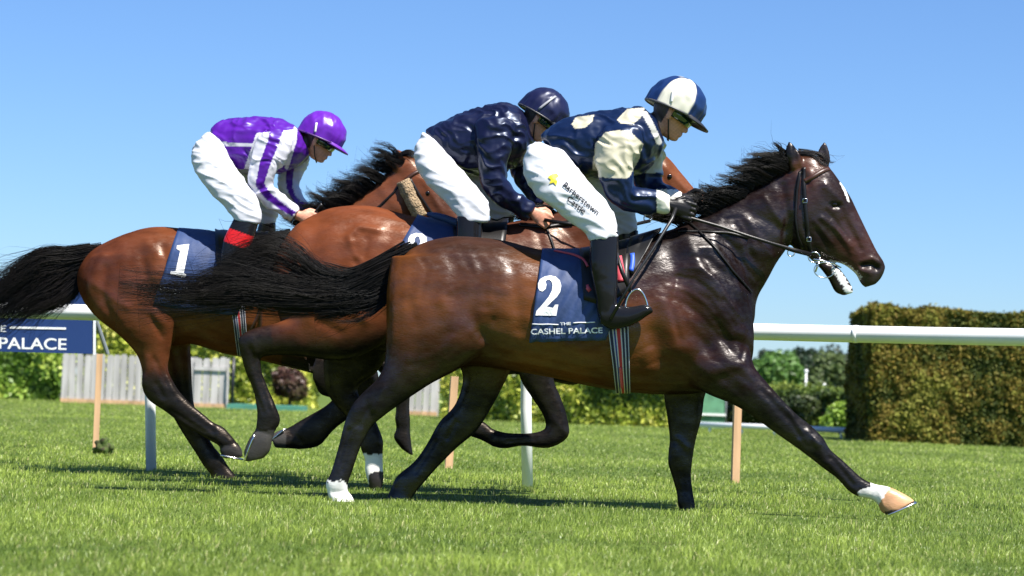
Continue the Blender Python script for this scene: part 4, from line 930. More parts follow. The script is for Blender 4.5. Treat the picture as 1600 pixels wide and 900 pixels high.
strap(bs, [(965, 402), (969, 425), (972, 440)], .045, .006, .003).build('pink_panel', M['pink'], sd)
strap(bs, [(988, 397), (989, 410), (986, 424)], .024, .006, .003).build('blue_flap', M['blueflap'], sd)
drape('girth', BVF, DF, [(948, 500), (981, 498)], [(963, 613), (985, 613)], M['girth'], sd, .009, 22, 34, under=True, colf=web, th=.003)
strap(BVF, [(969, 572), (972, 603)], .011, .013, .003).build('girth_buckle_strap', M['pink'], sd)
for dy, nm in ((-.345, -1), (.345, 1)):
    y = DF + dy; b = B(); pts = [(975, 494), (979, 470), (986, 457), (996, 452), (1005, 459), (1011, 474), (1012, 484)]
    b.tube([P(a, c, y) for a, c in catmull(np.array(pts, float), 4)], .0055); b.tube([P(973, 500, y), P(1013, 485, y)], [.011, .011]); b.build('stirrup', M['metal'], sd)
    b = band([P(a, c, DF + dd * -nm * -1) for (a, c), dd in (((962, 392), .30), ((972, 425), .32), ((985, 455), .345))], .022, .002); b.build('stirrup_leather', M['leather'], sd)

def ring_uv(u, v, d, ru, rv=None, r=.0035, tiltd=.0):
    rv = rv or ru; c = P(u, v, d); b = B(); s = d / FPX
    b.tube([c + np.array([ru * s * math.cos(q), tiltd * math.sin(q), rv * s * math.sin(q)]) for q in np.linspace(0, 2 * math.pi, 25)], r); return b
brF = empty('bridle', tuple(P(1262, 330, DF - .1))); tag(brF, 'black leather bridle with long reins on the leading horse', 'bridle', 'bridles of the racehorses')
for far in (False, True):
    kw = dict(far=far, d=DF)
    strap(BVF, [(1256, 262), (1256, 285), (1258, 320), (1261, 350), (1263, 378), (1268, 396)], .022, .005, .0025, **kw).build('cheek_strap', M['leather'], brF)
    strap(BVF, [(1256, 284), (1266, 279), (1280, 270), (1292, 264), (1299, 264)], .024, .005, .0025, **kw).build('browband', M['brownleather'], brF)
    strap(BVF, [(1250, 268), (1245, 300), (1243, 340), (1247, 370), (1255, 388)], .016, .005, .0025, **kw).build('throat_strap', M['leather'], brF)
    y = DF + (.07 if far else -.07)
    ring_uv(1272, 402, y, 9, 8, .0035).build('bit_ring', M['metal'], brF); ring_uv(1288, 422, y - (0 if far else .01), 16, 12, .003).build('bit_ring', M['metal'], brF)
    ring_uv(1236, 395, y, 5.5, 5.5, .003).build('martingale_ring', M['metal'], brF)
    b = B(); b.tube([P(1271, 405, y), P(1283, 407, y), P(1300, 411, y + (-.01 if far else .01)), P(1314, 418, DF)], [.006, .006, .005, .004]); b.tube([P(1274, 425, y), P(1280, 408, y)], .005); b.build('bit', M['metal'], brF)
    rp_ = [(1268, 398, .075), (1240, 391, .10), (1205, 380, .15), (1173, 370, .165), (1125, 354, .18), (1080, 341, .17), (1062, 334, .17)]
    sg_ = 1 if far else -1
    band([P(a, c, DF + sg_ * q) for a, c, q in rp_], [.024] * 2 + [.016] * 5, .0022).build('rein', M['leather'], brF)
    for uv_ in ((1258, 314), (1263, 374)):
        p = hit(BVF, *uv_, .010, far, DF)
        if p is not None: b = B(); b.tube([p + np.array(q) * .011 for q in ((-1, 0, -1), (1, 0, -1), (1, 0, 1), (-1, 0, 1), (-1, 0, -1))], .0025, 6); b.build('buckle', M['metal'], brF)
bvn = BVF
strap(BVF, [(1073, 345), (1090, 360), (1117, 387), (1145, 424), (1173, 457)], .012, .008, .002).build('martingale_strap', M['leather'], brF)
strap(BVF, [(1060, 362), (1100, 362), (1140, 364), (1170, 372)], .016, .006, .002).build('neck_strap', M['leather'], brF)

# middle horse
sM = empty('saddle_cloth', tuple(P(700, 400, DM - .3))); tag(sM, 'navy saddle cloth of the middle horse, only the top of its white number showing', 'saddle cloth', 'navy numbered saddle cloths')
cM = drape('cloth', BVM, DM, [(653, 337), (700, 348), (760, 352), (795, 346)], [(586, 450), (650, 466), (710, 475), (760, 478)], M['cloth'], sM, .012, 18, 26, .005)
bvc = bvh_of(cM); glyph('number', NUM3, proj_on(bvc, .0055), M['white'], sM, 6)
sd = empty('racing_saddle', tuple(P(740, 355, DM))); tag(sd, 'black racing saddle with a blue front edge under the rider in plain navy', 'saddle', 'small racing saddles')
drape('seat', BVM, DM, [(705, 348), (745, 352), (795, 346)], [(715, 420), (745, 425), (785, 410)], M['leather'], sd, .024, 10, 12)
b = B(); b.tube([P(a, c, DM - q) for a, c, q in ((668, 334, .10), (680, 337, .12), (695, 341, .13), (712, 347, .15), (722, 352, .17))], [.01, .02, .022, .022, .014], 10); b.build('pad_roll', M['cloth'], sd)
drape('girth', BVM, DM, [(765, 430), (795, 428)], [(775, 570), (796, 570)], M['girth'], sd, .009, 18, 34, under=True, colf=web, th=.003)
for sg_ in (-1, 1):
    y = DM + sg_ * .335; b = B(); b.tube([P(a, c, y) for a, c in catmull(np.array([(735, 462), (740, 440), (750, 430), (762, 440), (768, 458), (735, 462)], float), 4)], .0055); b.build('stirrup', M['metal'], sd)
brM = empty('bridle', tuple(P(1040, 300, DM - .1))); tag(brM, 'dark bridle on the horse half hidden behind the leading rider\'s arm', 'bridle', 'bridles of the racehorses')
for far in (False, True):
    kw = dict(far=far, d=DM)
    strap(BVM, [(1008, 246), (1012, 280), (1018, 310), (1022, 335)], .022, .005, .0025, **kw).build('cheek_strap', M['leather'], brM)
    strap(BVM, [(1084, 297), (1070, 308), (1050, 325), (1032, 338)], .020, .005, .0025, **kw).build('noseband', M['leather'], brM)
    y = DM + (.07 if far else -.07); ring_uv(1012, 341, y, 6, 6, .004).build('bit_ring', M['metal'], brM)
    s_ = 1 if far else -1
    band([P(a, c, DM + s_ * q) for a, c, q in ((1016, 345, .08), (985, 352, .12), (940, 354, .17), (890, 350, .2), (848, 343, .17))], .02, .0022).build('rein', M['leather'], brM)
    strap(BVM, [(812, 352), (850, 355), (895, 348)], .03, .008, .003, **kw).build('neck_strap', M['leather'], brM)
    strap(BVM, [(852, 352), (862, 378), (872, 410)], .012, .006, .002, **kw).build('martingale_strap', M['leather'], brM)

# far horse
sL = empty('saddle_cloth', tuple(P(310, 420, DL - .3))); tag(sL, 'navy saddle cloth with a white number 1 behind the streaming black tail', 'saddle cloth', 'navy numbered saddle cloths')
cL = drape('cloth', BVL, DL, [(279, 357), (315, 360), (350, 365), (395, 366)], [(240, 475), (285, 484), (325, 489), (372, 492)], M['cloth'], sL, .012, 20, 28, .005)
bvc = bvh_of(cL); pc = proj_on(bvc, .006); glyph('number', NUM1, pc, M['white'], sL, 6)
lettering('lettering', 'CASHEL PALACE', (248, 453), (343, 478), 7.2, M['white'], sL, pc, .07)
lettering('lettering', 'THE', (285, 451), (298, 455), 4., M['white'], sL, pc, .09)
sd = empty('racing_saddle', tuple(P(370, 370, DL))); tag(sd, 'black racing saddle under the rider in purple silks', 'saddle', 'small racing saddles')
drape('seat', BVL, DL, [(335, 362), (370, 366), (420, 366)], [(340, 430), (370, 435), (405, 420)], M['leather'], sd, .024, 10, 12)
drape('girth', BVL, DL, [(358, 455), (381, 455)], [(372, 556), (388, 556)], M['girth'], sd, .009, 18, 34, under=True, colf=web, th=.003)
for a in ([(413, 462), (404, 492), (392, 516)], [(408, 465), (408, 495), (407, 522)]): strap(BVL, a, .018, .006, .002).build('girth_strap', M['brownleather'], sd)
for sg_ in (-1, 1):
    y = DL + sg_ * .335; b = B(); b.tube([P(a, c, y) for a, c in catmull(np.array([(352, 458), (357, 436), (367, 426), (380, 436), (384, 452), (352, 458)], float), 4)], .0055); b.build('stirrup', M['metal'], sd)
brL = empty('bridle', tuple(P(650, 300, DL - .1))); tag(brL, 'bridle with a tan sheepskin cheekpiece on the far horse', 'bridle', 'bridles of the racehorses')
for far in (False, True):
    kw = dict(far=far, d=DL)
    o = strap(BVL, [(631, 283), (640, 304), (650, 325), (658, 338)], .085, .016, .014, **kw).build('sheepskin_cheekpiece', M['sheepskin'], brL)
    rough_displace(o.data, .006, 60.)
    strap(BVL, [(634, 282), (642, 274), (652, 268), (660, 266)], .022, .005, .0025, **kw).build('browband', M['brownleather'], brL)
    strap(BVL, [(641, 280), (655, 305), (672, 330), (690, 350)], .018, .005, .0025, **kw).build('cheek_strap', M['leather'], brL)
    s_ = 1 if far else -1
    band([P(a, c, DL + s_ * q) for a, c, q in ((695, 356, .07), (640, 372, .13), (560, 358, .17), (500, 345, .16), (482, 342, .14))], .018, .0022).build('rein', M['leather'], brL)
    strap(BVL, [(560, 335), (590, 325), (616, 300), (624, 290)], .012, .006, .002, **kw).build('throat_strap', M['leather'], brL)

# ------------------------------------------------------------------ riders
SKIN = (.60, .27, .17)
class Head:
    def __init__(s, u, v, d, sc_, th):
        s.c = P(u, v, d); s.s = sc_; s.t = R(th); c_, n_ = math.cos(s.t), math.sin(s.t)
        s.M = np.array([[c_, 0, n_], [0, 1, 0], [-n_, 0, c_]])
    def __call__(s, x, y, z): return s.c + s.s * (s.M @ np.array([x, y, z], float))
def head_skin(b, H):
    rows = [(.115, .03, -.03, .03), (.105, .06, -.07, .055), (.06, .088, -.095, .072), (.02, .093, -.10, .077), (-.008, .084, -.098, .074), (-.03, .087, -.088, .070), (-.055, .085, -.070, .063), (-.075, .088, -.048, .055), (-.086, .083, -.035, .050),
            (-.096, .087, -.022, .042), (-.108, .083, -.008, .036), (-.116, .066, .005, .024)]
    S = catmull(np.array(rows), 4); rings = []
    for z, xf, xb, hw in S:
        m_, h = (xf + xb) / 2, (xf - xb) / 2; rings.append([H(m_ + h * math.cos(q), hw * math.sin(q) * (1 - .18 * max(0, math.cos(q))), z) for q in np.linspace(0, 2 * math.pi, 22, endpoint=False)])
    b.ring_loft(rings[::-1])
    nose = [(.010, .086, .010), (-.012, .094, .010), (-.032, .104, .013), (-.046, .110, .017), (-.054, .100, .015)]
    b.ring_loft([[H(x - .014 + .014 * math.cos(q), w_ * math.sin(q), z) for q in np.linspace(0, 2 * math.pi, 10, endpoint=False)] for z, x, w_ in nose][::-1])
    for z, x in ((-.068, .087), (-.079, .085)):   # lips
        b.ring_loft([[H(x + .007 * math.cos(q), y, z + .0055 * math.sin(q)) for q in np.linspace(0, 2 * math.pi, 8, endpoint=False)] for y in (-.022, -.01, .01, .022)])
    for sy in (-1, 1):                            # ears
        c = [(.010, 0), (.012, .018), (.004, .032), (-.012, .034), (-.020, .018), (-.014, -.006), (-.004, -.026), (.006, -.028), (.010, -.012), (.010, 0)]
        b.tube([H(-.008 + x, sy * (.077 + .004), -.02 + z) for x, z in c], .0055, 8); b.ell(H(-.010, sy * .080, -.020), (.019, .012, .030), 10, 6)
def hand(b, wrist, fwd, inw, s=1., up=None, fat=1.):
    f = np.array(fwd, float); f /= np.linalg.norm(f); u = np.array([-f[2], 0, f[0]]) if up is None else up; i = np.array([0, inw, 0.])
    rings = []
    for t, hh, th in ((-.02, .026, .020), (.0, .028, .020), (.03, .038, .020), (.06, .042, .019), (.085, .042, .015)):
        c = wrist + f * t * s; rings.append([c + u * hh * s * math.cos(q) + i * th * s * fat * math.sin(q) for q in np.linspace(0, 2 * math.pi, 14, endpoint=False)])
    b.ring_loft(rings if inw < 0 else [r[::-1] for r in rings])
    for k, (off, L) in enumerate(((.032, .95), (.011, 1.05), (-.011, 1.), (-.032, .82))):
        p = wrist + f * .075 * s + u * off * s - i * .006 * s; a = p + (f * .032 + i * .008) * s * L; c = a + (i * .026 - u * .003) * s * L; e = c + (-f * .022 + i * .004) * s * L
        b.tube([p - f * .02 * s, p, a, a + (c - a) * .5, c, e], [.0085 * s * fat, .0098 * s * fat, .0098 * s * fat, .0092 * s * fat, .0086 * s * fat, .0065 * s * fat], 9)
    p = wrist + f * .022 * s + u * .028 * s; b.tube([p, p + (f * .026 + u * .022 + i * .008) * s, p + (f * .052 + u * .022 + i * .016) * s, p + (f * .072 + u * .012 + i * .020) * s], [.013 * s, .0115 * s * fat, .0105 * s * fat, .007 * s * fat], 9)
def cap(parent, H, colf, rim, peakcol, strapcol, sp=(-.03, -.05, .075), m='capsilk'):
    V = []; F = []; nr, na = 40, 96; cols = []
    for i in range(nr + 1):
        th = R(102) * i / nr
        for j in range(na):
            a = 2 * math.pi * j / na; k = 1 + .010 * math.cos(6 * a) * math.sin(th); lump = .0035 * noise.noise(Vector((math.cos(a) * 4, math.sin(a) * 4, th * 3 + H.c[0])))
            st_, ct_ = (math.sin(th), math.cos(th)) if th < R(90) else (1 - .02 * (th - R(90)), -(th - R(90)) / R(12) * .36)
            z_ = .016 * math.cos(a) * min(1, th / R(90)) ** 3; gat = .0025 * math.cos(34 * a + 3 * math.sin(5 * a)) * max(0, (th - R(70)) / R(32))
            x, y, z = .139 * st_ * math.cos(a) * k, .115 * st_ * math.sin(a) * k, (.128 if th < R(90) else .118) * ct_ + z_; r = 1 + lump * 13 + gat * 7 + .014 * (.5 - abs(noise.noise(Vector((x * 38 + z * 12, y * 30, z * 22 + H.c[0] * 7))))) * math.sin(min(th, 1.57))
            V.append(H(-.004 + x * r, y * r, .046 + z * r)); cols.append(colf(math.degrees(math.atan2(-math.sin(a), math.cos(a))), th))
    for i in range(nr):
        for j in range(na): F.append((i * na + j, (i + 1) * na + j, (i + 1) * na + (j + 1) % na, i * na + (j + 1) % na))
    V.append(H(-.004, 0, .02)); cols.append((.01, .01, .01)); k = len(V) - 1
    for j in range(na): F.append((nr * na + j, k, nr * na + (j + 1) % na))
    hm = empty('helmet', tuple(H.c)); hm.parent = parent; hm.matrix_parent_inverse = Matrix.Translation(-Vector(parent.location))
    def sub(b_or_me, name, mm, **kw):
        me = b_or_me.mesh(name) if isinstance(b_or_me, B) else b_or_me
        if 'cols' in kw: set_cols(me, kw['cols'])
        o = bpy.data.objects.new(name, me); COL.objects.link(o); me.materials.append(mm); me.polygons.foreach_set('use_smooth', np.ones(len(me.polygons), bool))
        o.parent = hm; bpy.context.view_layer.update(); o.matrix_parent_inverse = hm.matrix_world.inverted(); return o
    me = mesh_of(V, F, 'cap'); sub(me, 'silk_cap', M[m], cols=np.array(cols))
    b = B(); b.tube([H(-.004 + .137 * math.cos(q), .113 * math.sin(q), .005 + .016 * math.cos(q)) for q in np.linspace(0, 2 * math.pi, 41)], .0062, 8); sub(b, 'rim', M['peak'], cols=np.tile(rim, (len(b.v), 1)))
    V = []; F = []; n_ = 19
    for a in np.radians(np.linspace(-62, 62, n_)):
        c_, s_ = math.cos(a), math.sin(a); e = .062 * max(0, math.cos(a * 1.42)) ** .8
        for rr_, zz in ((0, .022), (.5, .017), (1., .006)):
            for tt in (.004, -.003): V.append(H(-.004 + (.132 + e * rr_) * c_, (.108 + e * .55 * rr_) * s_, zz + tt + .0))
    for j in range(n_ - 1):
        for q in range(2):
            a0 = j * 6 + q * 2; F += [(a0, a0 + 2, a0 + 8, a0 + 6), (a0 + 1, a0 + 7, a0 + 9, a0 + 3)]
        F.append((j * 6 + 4, j * 6 + 5, j * 6 + 11, j * 6 + 10))
    me = mesh_of(V, F, 'peak'); sub(me, 'peak', M['peak'], cols=np.tile(peakcol, (len(V), 1)))
    b = B(); b.ell(H(-.004, 0, .164), (.012, .012, .006), 10, 5); sub(b, 'button', M[m], cols=np.tile(rim, (len(b.v), 1)))
    for sy in (-1, 1):     # goggle elastic up the side of the cap, chin strap
        pts = []
        for t in np.linspace(0, 1, 9):
            x = sp[0] + (sp[1] - sp[0]) * t; z = .022 + (sp[2] - .022) * t; rel = max(0, 1 - (x / .139) ** 2 - ((z - .046) / .118) ** 2); pts.append(H(x, sy * (.113 * math.sqrt(rel) + .009), z))
        bb = band(pts, .012 * H.s, .0018, lambda p: (p - H.c)); sub(bb, 'goggle_strap', M['peak'], cols=np.tile(strapcol, (len(bb.v), 1)))
        b = B(); b.tube([H(-.01, sy * .082, .01), H(.0, sy * .080, -.05), H(.03, sy * .06, -.098), H(.045, sy * .03, -.118), H(.05, 0, -.124)], .004, 6); sub(b, 'chin_strap', M['blackplastic'])
    return hm
def goggles(parent, H):
    V = []; F = []; n_ = 17
    for a in np.radians(np.linspace(-88, 88, n_)):
        c_, s_ = math.cos(a), math.sin(a); nb = .010 * math.exp(-(a / .25) ** 2)
        for r_, z in ((.088, -.030 + nb), (.101, -.030 + nb), (.106, -.008), (.101, .016), (.088, .016)): V.append(H(r_ * c_ - .002 + .004 * (1 - abs(s_)), (r_ - .012) * s_, z))
    for j in range(n_ - 1):
        for q in range(5): a0 = j * 5 + q; a1 = j * 5 + (q + 1) % 5; F.append((a0, a1, a1 + 5, a0 + 5))
    F += [tuple(range(5)), tuple(range((n_ - 1) * 5, n_ * 5))[::-1]]
    return link('goggles', mesh_of(V, F, 'goggles'), M['goggles'], parent)

def rider(label, d, head, torso, hips, narm, farm, nleg, fleg, nboot, fboot, nh, fh, jcol, bcol, boot_col, gloves, capargs, hs=1.1, fold_seed=0.):
    H = Head(head[0], head[1], d + head[5] if len(head) > 5 else d, head[2], head[3]); neck = head[4]
    AR, LG = .19, .25
    root_b = B()
    head_skin(root_b, H)
    loft(root_b, d, neck, 0); loft(root_b, d, torso, 0, infl=-.012); loft(root_b, d, hips, 0, infl=-.012)
    for a in (narm, farm): loft(root_b, d, a, 0, infl=-.008)
    for a in (nleg, fleg, nboot[0], fboot[0]): loft(root_b, d, a, 0, infl=-.010)
    hb = []
    for (u, v, dy, fu, fv, inw) in (nh, fh):
        w_ = P(u, v, d + dy); f = P(u + fu, v + fv, d + dy) - w_; hb.append((w_, f, inw))
        if not gloves: hand(root_b, w_, f, inw, hs)
        else: hand(root_b, w_, f, inw, hs * .96)
    me = remesh(root_b, .0052); smooth(me, 3); uv = UV(co(me))
    c = np.tile(SKIN, (len(uv), 1)); c *= (1 + .1 * np.sin(uv[:, :1] * .9) * np.sin(uv[:, 1:] * 1.1))
    lp = H(.095, 0, -.073); dl = np.linalg.norm(co(me) - lp, axis=1); c[dl < .018 * H.s] = (.40, .14, .11)
    q_ = (co(me) - H.c) @ H.M / H.s; hairm = (q_[:, 0] < -.022) & (q_[:, 2] > -.075) & (np.abs(q_[:, 1]) < .09) & (np.abs(q_[:, 0]) < .13) & (q_[:, 2] < .14); c[hairm] = (.045, .028, .018)
    eye_ = (q_[:, 0] > .05) & (np.abs(q_[:, 2] + .004) < .010); c[eye_] = (.10, .05, .04)
    set_cols(me, c); body = link('person', me, M['skin']); tag(body, label, 'rider', 'jockeys racing in white breeches')
    # jacket
    b = B(); loft(b, d, torso, 0)
    for a in (narm, farm): loft(b, d, a, 0, infl=.004)
    me = remesh(b, .0068); smooth(me, 6)
    rough_displace(me, .007, 9., fold_seed, (1, .8, .8)); v = co(me); n = normals(me)
    rg = np.array([1 - abs(noise.noise(Vector(((p[0] * .62 + p[2] * .78) * 17 + noise.noise(Vector(p * 9)) * 1.2, p[1] * 9, (p[0] * .78 - p[2] * .62) * 7 + fold_seed)))) * 2 for p in v]); rg = np.maximum(0, rg * .5 + .5 - .38) ** 1.3 * 1.9; setco(me, v + n * (rg * .014)[:, None])
    set_cols(me, jcol(UV(co(me)), co(me))); link('jacket', me, M['silk'], body)
    # breeches
    b = B(); loft(b, d, hips, 0)
    for a in (nleg, fleg): loft(b, d, a, 0, infl=.001)
    me = remesh(b, .0075); smooth(me, 7); rough_displace(me, .006, 8., fold_seed + 3, (.6, .8, 1.3))
    v = co(me); n = normals(me); rg = np.array([1 - abs(noise.noise(Vector(((p[0] * .9 - p[2] * .44) * 6, p[1] * 6, (p[2] * .9 + p[0] * .44) * 22 + fold_seed)))) * 2 for p in v]); rg = np.maximum(0, rg * .5 + .5 - .35) ** 1.3 * 1.9; setco(me, v + n * (rg * .009)[:, None])
    set_cols(me, bcol(UV(co(me)), co(me))); br = link('breeches', me, M['breech'], body)
    for bt in (nboot, fboot):
        b = B()
        for st in bt: loft(b, d, st, 0, infl=.002)
        me = remesh(b, .006); smooth(me, 4); rough_displace(me, .002, 9., fold_seed); set_cols(me, boot_col(UV(co(me)), co(me))); link('riding_boot', me, M['boot'], body)
    if gloves:
        for w_, f, inw in hb: b = B(); hand(b, w_, f, inw, hs * 1.02, fat=1.12); me = remesh(b, .004); smooth(me, 2); link('glove', me, M['leather'], body)
    cap(body, H, *capargs); goggles(body, H)
    return body, br, H

WHT = (.58, .59, .63)
# leading rider
NAVYB, CREAM = (.003, .009, .036), (.50, .465, .34)
def j3(uv, v):
    c = np.tile(NAVYB, (len(uv), 1)).astype(float); near = v[:, 1] < DF - .02
    sl = inside(uv, [(925, 277), (930, 225), (945, 207), (965, 203), (985, 206), (1005, 225), (998, 250), (982, 278)]) & (v[:, 1] < DF - .10); c[sl] = CREAM
    sl = (uv[:, 1] < 270) & (uv[:, 1] > 205) & (v[:, 1] > DF + .10) & (uv[:, 0] > 975); c[sl] = CREAM
    c[inside(uv, [(893, 194), (900, 183), (928, 179), (925, 190), (914, 200), (899, 201)]) & (v[:, 1] < DF + .05)] = CREAM
    c[inside(uv, [(964, 187), (980, 170), (1008, 168), (1001, 184), (990, 194), (970, 193)]) & (v[:, 1] < DF + .05)] = CREAM
    c[(seg_dist(uv, [(1008, 178), (1020, 200), (1030, 222)]) < 4.5)] = (.45, .44, .40)
    c[(uv[:, 0] > 1026) & (uv[:, 1] > 296)] = (.75, .72, .62)
    return c
def b3(uv, v): return np.tile(WHT, (len(uv), 1))
def bootc(uv, v):
    c = np.tile((.010, .010, .012), (len(uv), 1)); return c
j3_body, j3_br, H3 = rider('leading jockey in dark blue and cream silks with a quartered cap and black gloves', DF, (1051, 176, 1.15, 29, [(990, 178, 1015, 225, .075), (1012, 178, 1034, 213, .062), (1030, 170, 1050, 205, .055)]),
  [(848, 213, 880, 262, .13), (868, 197, 893, 270, .165), (895, 186, 915, 273, .18), (930, 178, 942, 275, .19), (965, 173, 975, 275, .20), (995, 170, 1005, 268, .195), (1012, 176, 1026, 245, .165), (1020, 185, 1034, 225, .10)],
  [(834, 224, 885, 245, .14), (822, 248, 893, 268, .17), (822, 262, 890, 282, .165)],
  [(960, 196, 985, 196, .05, -.16), (944, 206, 1000, 206, .066, -.19), (932, 228, 998, 230, .070, -.21), (935, 258, 988, 255, .064, -.23), (940, 282, 986, 276, .058, -.23), (950, 306, 990, 290, .054, -.22), (968, 321, 995, 295, .052, -.21), (995, 329, 1012, 299, .046, -.19), (1028, 331, 1032, 304, .036, -.17), (1044, 330, 1045, 308, .030, -.16)],
  [(985, 200, 1025, 200, .06, .16), (986, 225, 1036, 225, .066, .19), (990, 258, 1034, 255, .060, .21), (996, 285, 1032, 276, .054, .21), (1015, 305, 1036, 288, .048, .18), (1045, 316, 1052, 298, .038, .14), (1062, 318, 1064, 302, .032, .12)],
  [(828, 226, 885, 240, .09, -.10), (820, 250, 893, 255, .095, -.14), (821, 275, 903, 268, .092, -.18), (838, 302, 918, 284, .086, -.22), (866, 326, 937, 304, .078, -.25), (895, 347, 954, 328, .070, -.28), (914, 362, 963, 346, .062, -.30), (922, 376, 964, 370, .055, -.315)],
  [(860, 240, 915, 250, .09, .10), (880, 275, 935, 270, .09, .16), (910, 305, 965, 290, .08, .22), (938, 335, 984, 318, .07, .27), (955, 356, 992, 342, .06, .30), (960, 368, 994, 362, .052, .31)],
  ([(922, 362, 966, 362, .055, -.315), (922, 385, 966, 385, .056, -.32), (922, 412, 965, 412, .056, -.325), (926, 440, 965, 440, .050, -.33), (931, 465, 963, 463, .042, -.335), (933, 485, 962, 480, .038, -.335), (936, 498, 958, 490, .034, -.335)],
   [(937, 505, 940, 478, .034, -.335), (955, 514, 958, 472, .040, -.335), (975, 512, 972, 478, .042, -.338), (995, 504, 990, 479, .044, -.34), (1010, 494, 1005, 476, .042, -.342), (1021, 487, 1016, 478, .03, -.345)]),
  ([(960, 360, 997, 360, .052, .31), (962, 400, 998, 400, .054, .32), (966, 440, 996, 440, .046, .33), (970, 470, 996, 468, .038, .335), (972, 490, 994, 484, .034, .335)],
   [(970, 500, 974, 470, .034, .335), (990, 505, 990, 468, .040, .335), (1025, 494, 1020, 472, .044, .34), (1045, 484, 1040, 472, .03, .345)]),
  (1047, 321, -.165, 20, 6, 1), (1066, 312, .12, 20, 4, -1), j3, b3, bootc, True,
  (lambda a, th: ((.60, .58, .48) if (60 < a < 128 or -60 < a < 0 or -180 < a < -128) else (.007, .024, .095)), (.06, .06, .065), (.02, .02, .025), (.75, .75, .75)), hs=1.22, fold_seed=2.)
pb = proj_on(bvh_of(j3_br), .005)
lettering('printed_name', 'Barberstown', (879, 290), (932, 336), 8.6, M['black'], j3_body, pb, .05)
lettering('printed_name', 'Castle', (885, 312), (911, 334), 8.4, M['black'], j3_body, pb, .05)
glyph('printed_emblem', [(856, 277), (862, 272), (870, 271), (873, 275), (868, 278), (871, 283), (869, 290), (865, 285), (858, 287), (861, 281)], pb, M['yellow'], j3_body, 3)

# middle rider
def j2(uv, v): return np.tile((.005, .006, .024), (len(uv), 1))
j2_body, j2_br, H2 = rider('jockey in plain shiny navy silks and navy cap, bare hands on the reins', DM, (844, 185, 1.07, 36, [(795, 182, 815, 230, .075), (812, 182, 834, 215, .06), (826, 172, 846, 205, .055)]),
  [(668, 205, 690, 250, .13), (690, 193, 708, 262, .165), (718, 181, 733, 270, .18), (750, 170, 760, 275, .19), (785, 163, 790, 268, .20), (808, 170, 820, 250, .18), (818, 182, 832, 230, .11)],
  [(662, 210, 700, 245, .14), (650, 230, 708, 262, .165), (648, 250, 705, 275, .165)],
  [(757, 186, 785, 186, .05, -.16), (746, 196, 802, 196, .066, -.19), (747, 225, 798, 228, .068, -.21), (748, 256, 790, 258, .062, -.22), (754, 284, 788, 278, .056, -.22), (768, 306, 795, 290, .052, -.21), (790, 324, 808, 302, .046, -.19), (812, 336, 824, 314, .038, -.17), (822, 342, 833, 322, .032, -.16)],
  [(790, 195, 826, 195, .06, .16), (794, 225, 833, 228, .064, .19), (800, 258, 832, 258, .058, .21), (806, 284, 832, 280, .052, .20), (820, 304, 838, 292, .044, .17), (836, 318, 848, 306, .034, .14), (841, 323, 851, 312, .030, .13)],
  [(660, 208, 695, 235, .09, -.10), (649, 235, 706, 250, .095, -.14), (652, 262, 716, 262, .092, -.18), (668, 286, 730, 278, .084, -.22), (688, 306, 746, 296, .076, -.26), (706, 326, 760, 314, .066, -.29), (716, 338, 764, 330, .060, -.30), (720, 348, 762, 346, .054, -.31)],
  [(675, 225, 725, 245, .09, .10), (700, 265, 750, 262, .09, .16), (730, 298, 780, 284, .08, .22), (755, 322, 800, 308, .07, .27), (766, 336, 806, 326, .06, .30), (770, 344, 804, 340, .05, .31)],
  ([(714, 338, 757, 336, .055, -.31), (713, 358, 754, 356, .055, -.315), (714, 385, 752, 383, .054, -.32), (718, 415, 750, 413, .044, -.325), (721, 438, 746, 436, .036, -.325), (724, 450, 744, 444, .034, -.325)],
   [(722, 458, 725, 434, .034, -.325), (740, 466, 742, 432, .040, -.328), (760, 464, 758, 438, .044, -.33), (775, 456, 772, 442, .032, -.335)]),
  ([(766, 338, 804, 336, .052, .31), (765, 365, 800, 362, .054, .32), (768, 400, 796, 398, .044, .325), (772, 430, 794, 428, .036, .33)],
   [(770, 440, 774, 415, .034, .33), (790, 448, 792, 418, .040, .33), (818, 442, 815, 424, .040, .335)]),
  (832, 331, -.155, 14, 9, 1), (848, 317, .13, 13, -2, -1), j2, b3, bootc, False,
  (lambda a, th: (.007, .008, .036), (.03, .03, .035), (.02, .02, .03), (.30, .30, .32), (-.03, .0, .155)), hs=1.12, fold_seed=9.)

# far rider
PUR = (.075, .008, .25)
def j1(uv, v):
    c = np.tile(PUR, (len(uv), 1)).astype(float); W = (.58, .57, .62)
    def sleeve(line, hw, mask):
        s = seg_dist(uv, line); k = np.interp(uv[:, 1], [200, 260, 300, 345], hw)
        c[mask & (s > .36 * k)] = W; c[mask & (s <= .36 * k)] = PUR
    sleeve([(436, 190), (428, 220), (414, 256), (406, 288), (418, 306), (443, 325), (468, 340)], [27, 22, 17, 11], (v[:, 1] < DL - .115) & (seg_dist(uv, [(432, 215), (407, 288), (443, 325), (468, 340)]) < 32) & (uv[:, 1] > 205 - (uv[:, 0] - 430) * .1))
    sleeve([(460, 230), (453, 270), (452, 292), (458, 308), (480, 332)], [20, 16, 12, 9], (v[:, 1] > DL + .11) & (uv[:, 1] > 225))
    c[(seg_dist(uv, [(336, 222), (360, 226), (400, 227)]) < 2.6) & (v[:, 1] < DL)] = W
    c[(seg_dist(uv, [(462, 200), (459, 225), (448, 262)]) < 3.) & (v[:, 1] < DL + .02)] = W
    c[(uv[:, 0] > 459) & (uv[:, 1] > 334)] = (.78, .78, .80)
    return c
def boot1(uv, v):
    c = np.tile((.010, .010, .012), (len(uv), 1)).astype(float)
    a = np.array([357, 357.]); ax = np.array([-.34, .94]); t = (uv - a) @ ax; c[(t > -1) & (t < 21) & (v[:, 1] < DL)] = (.62, .018, .022); return c
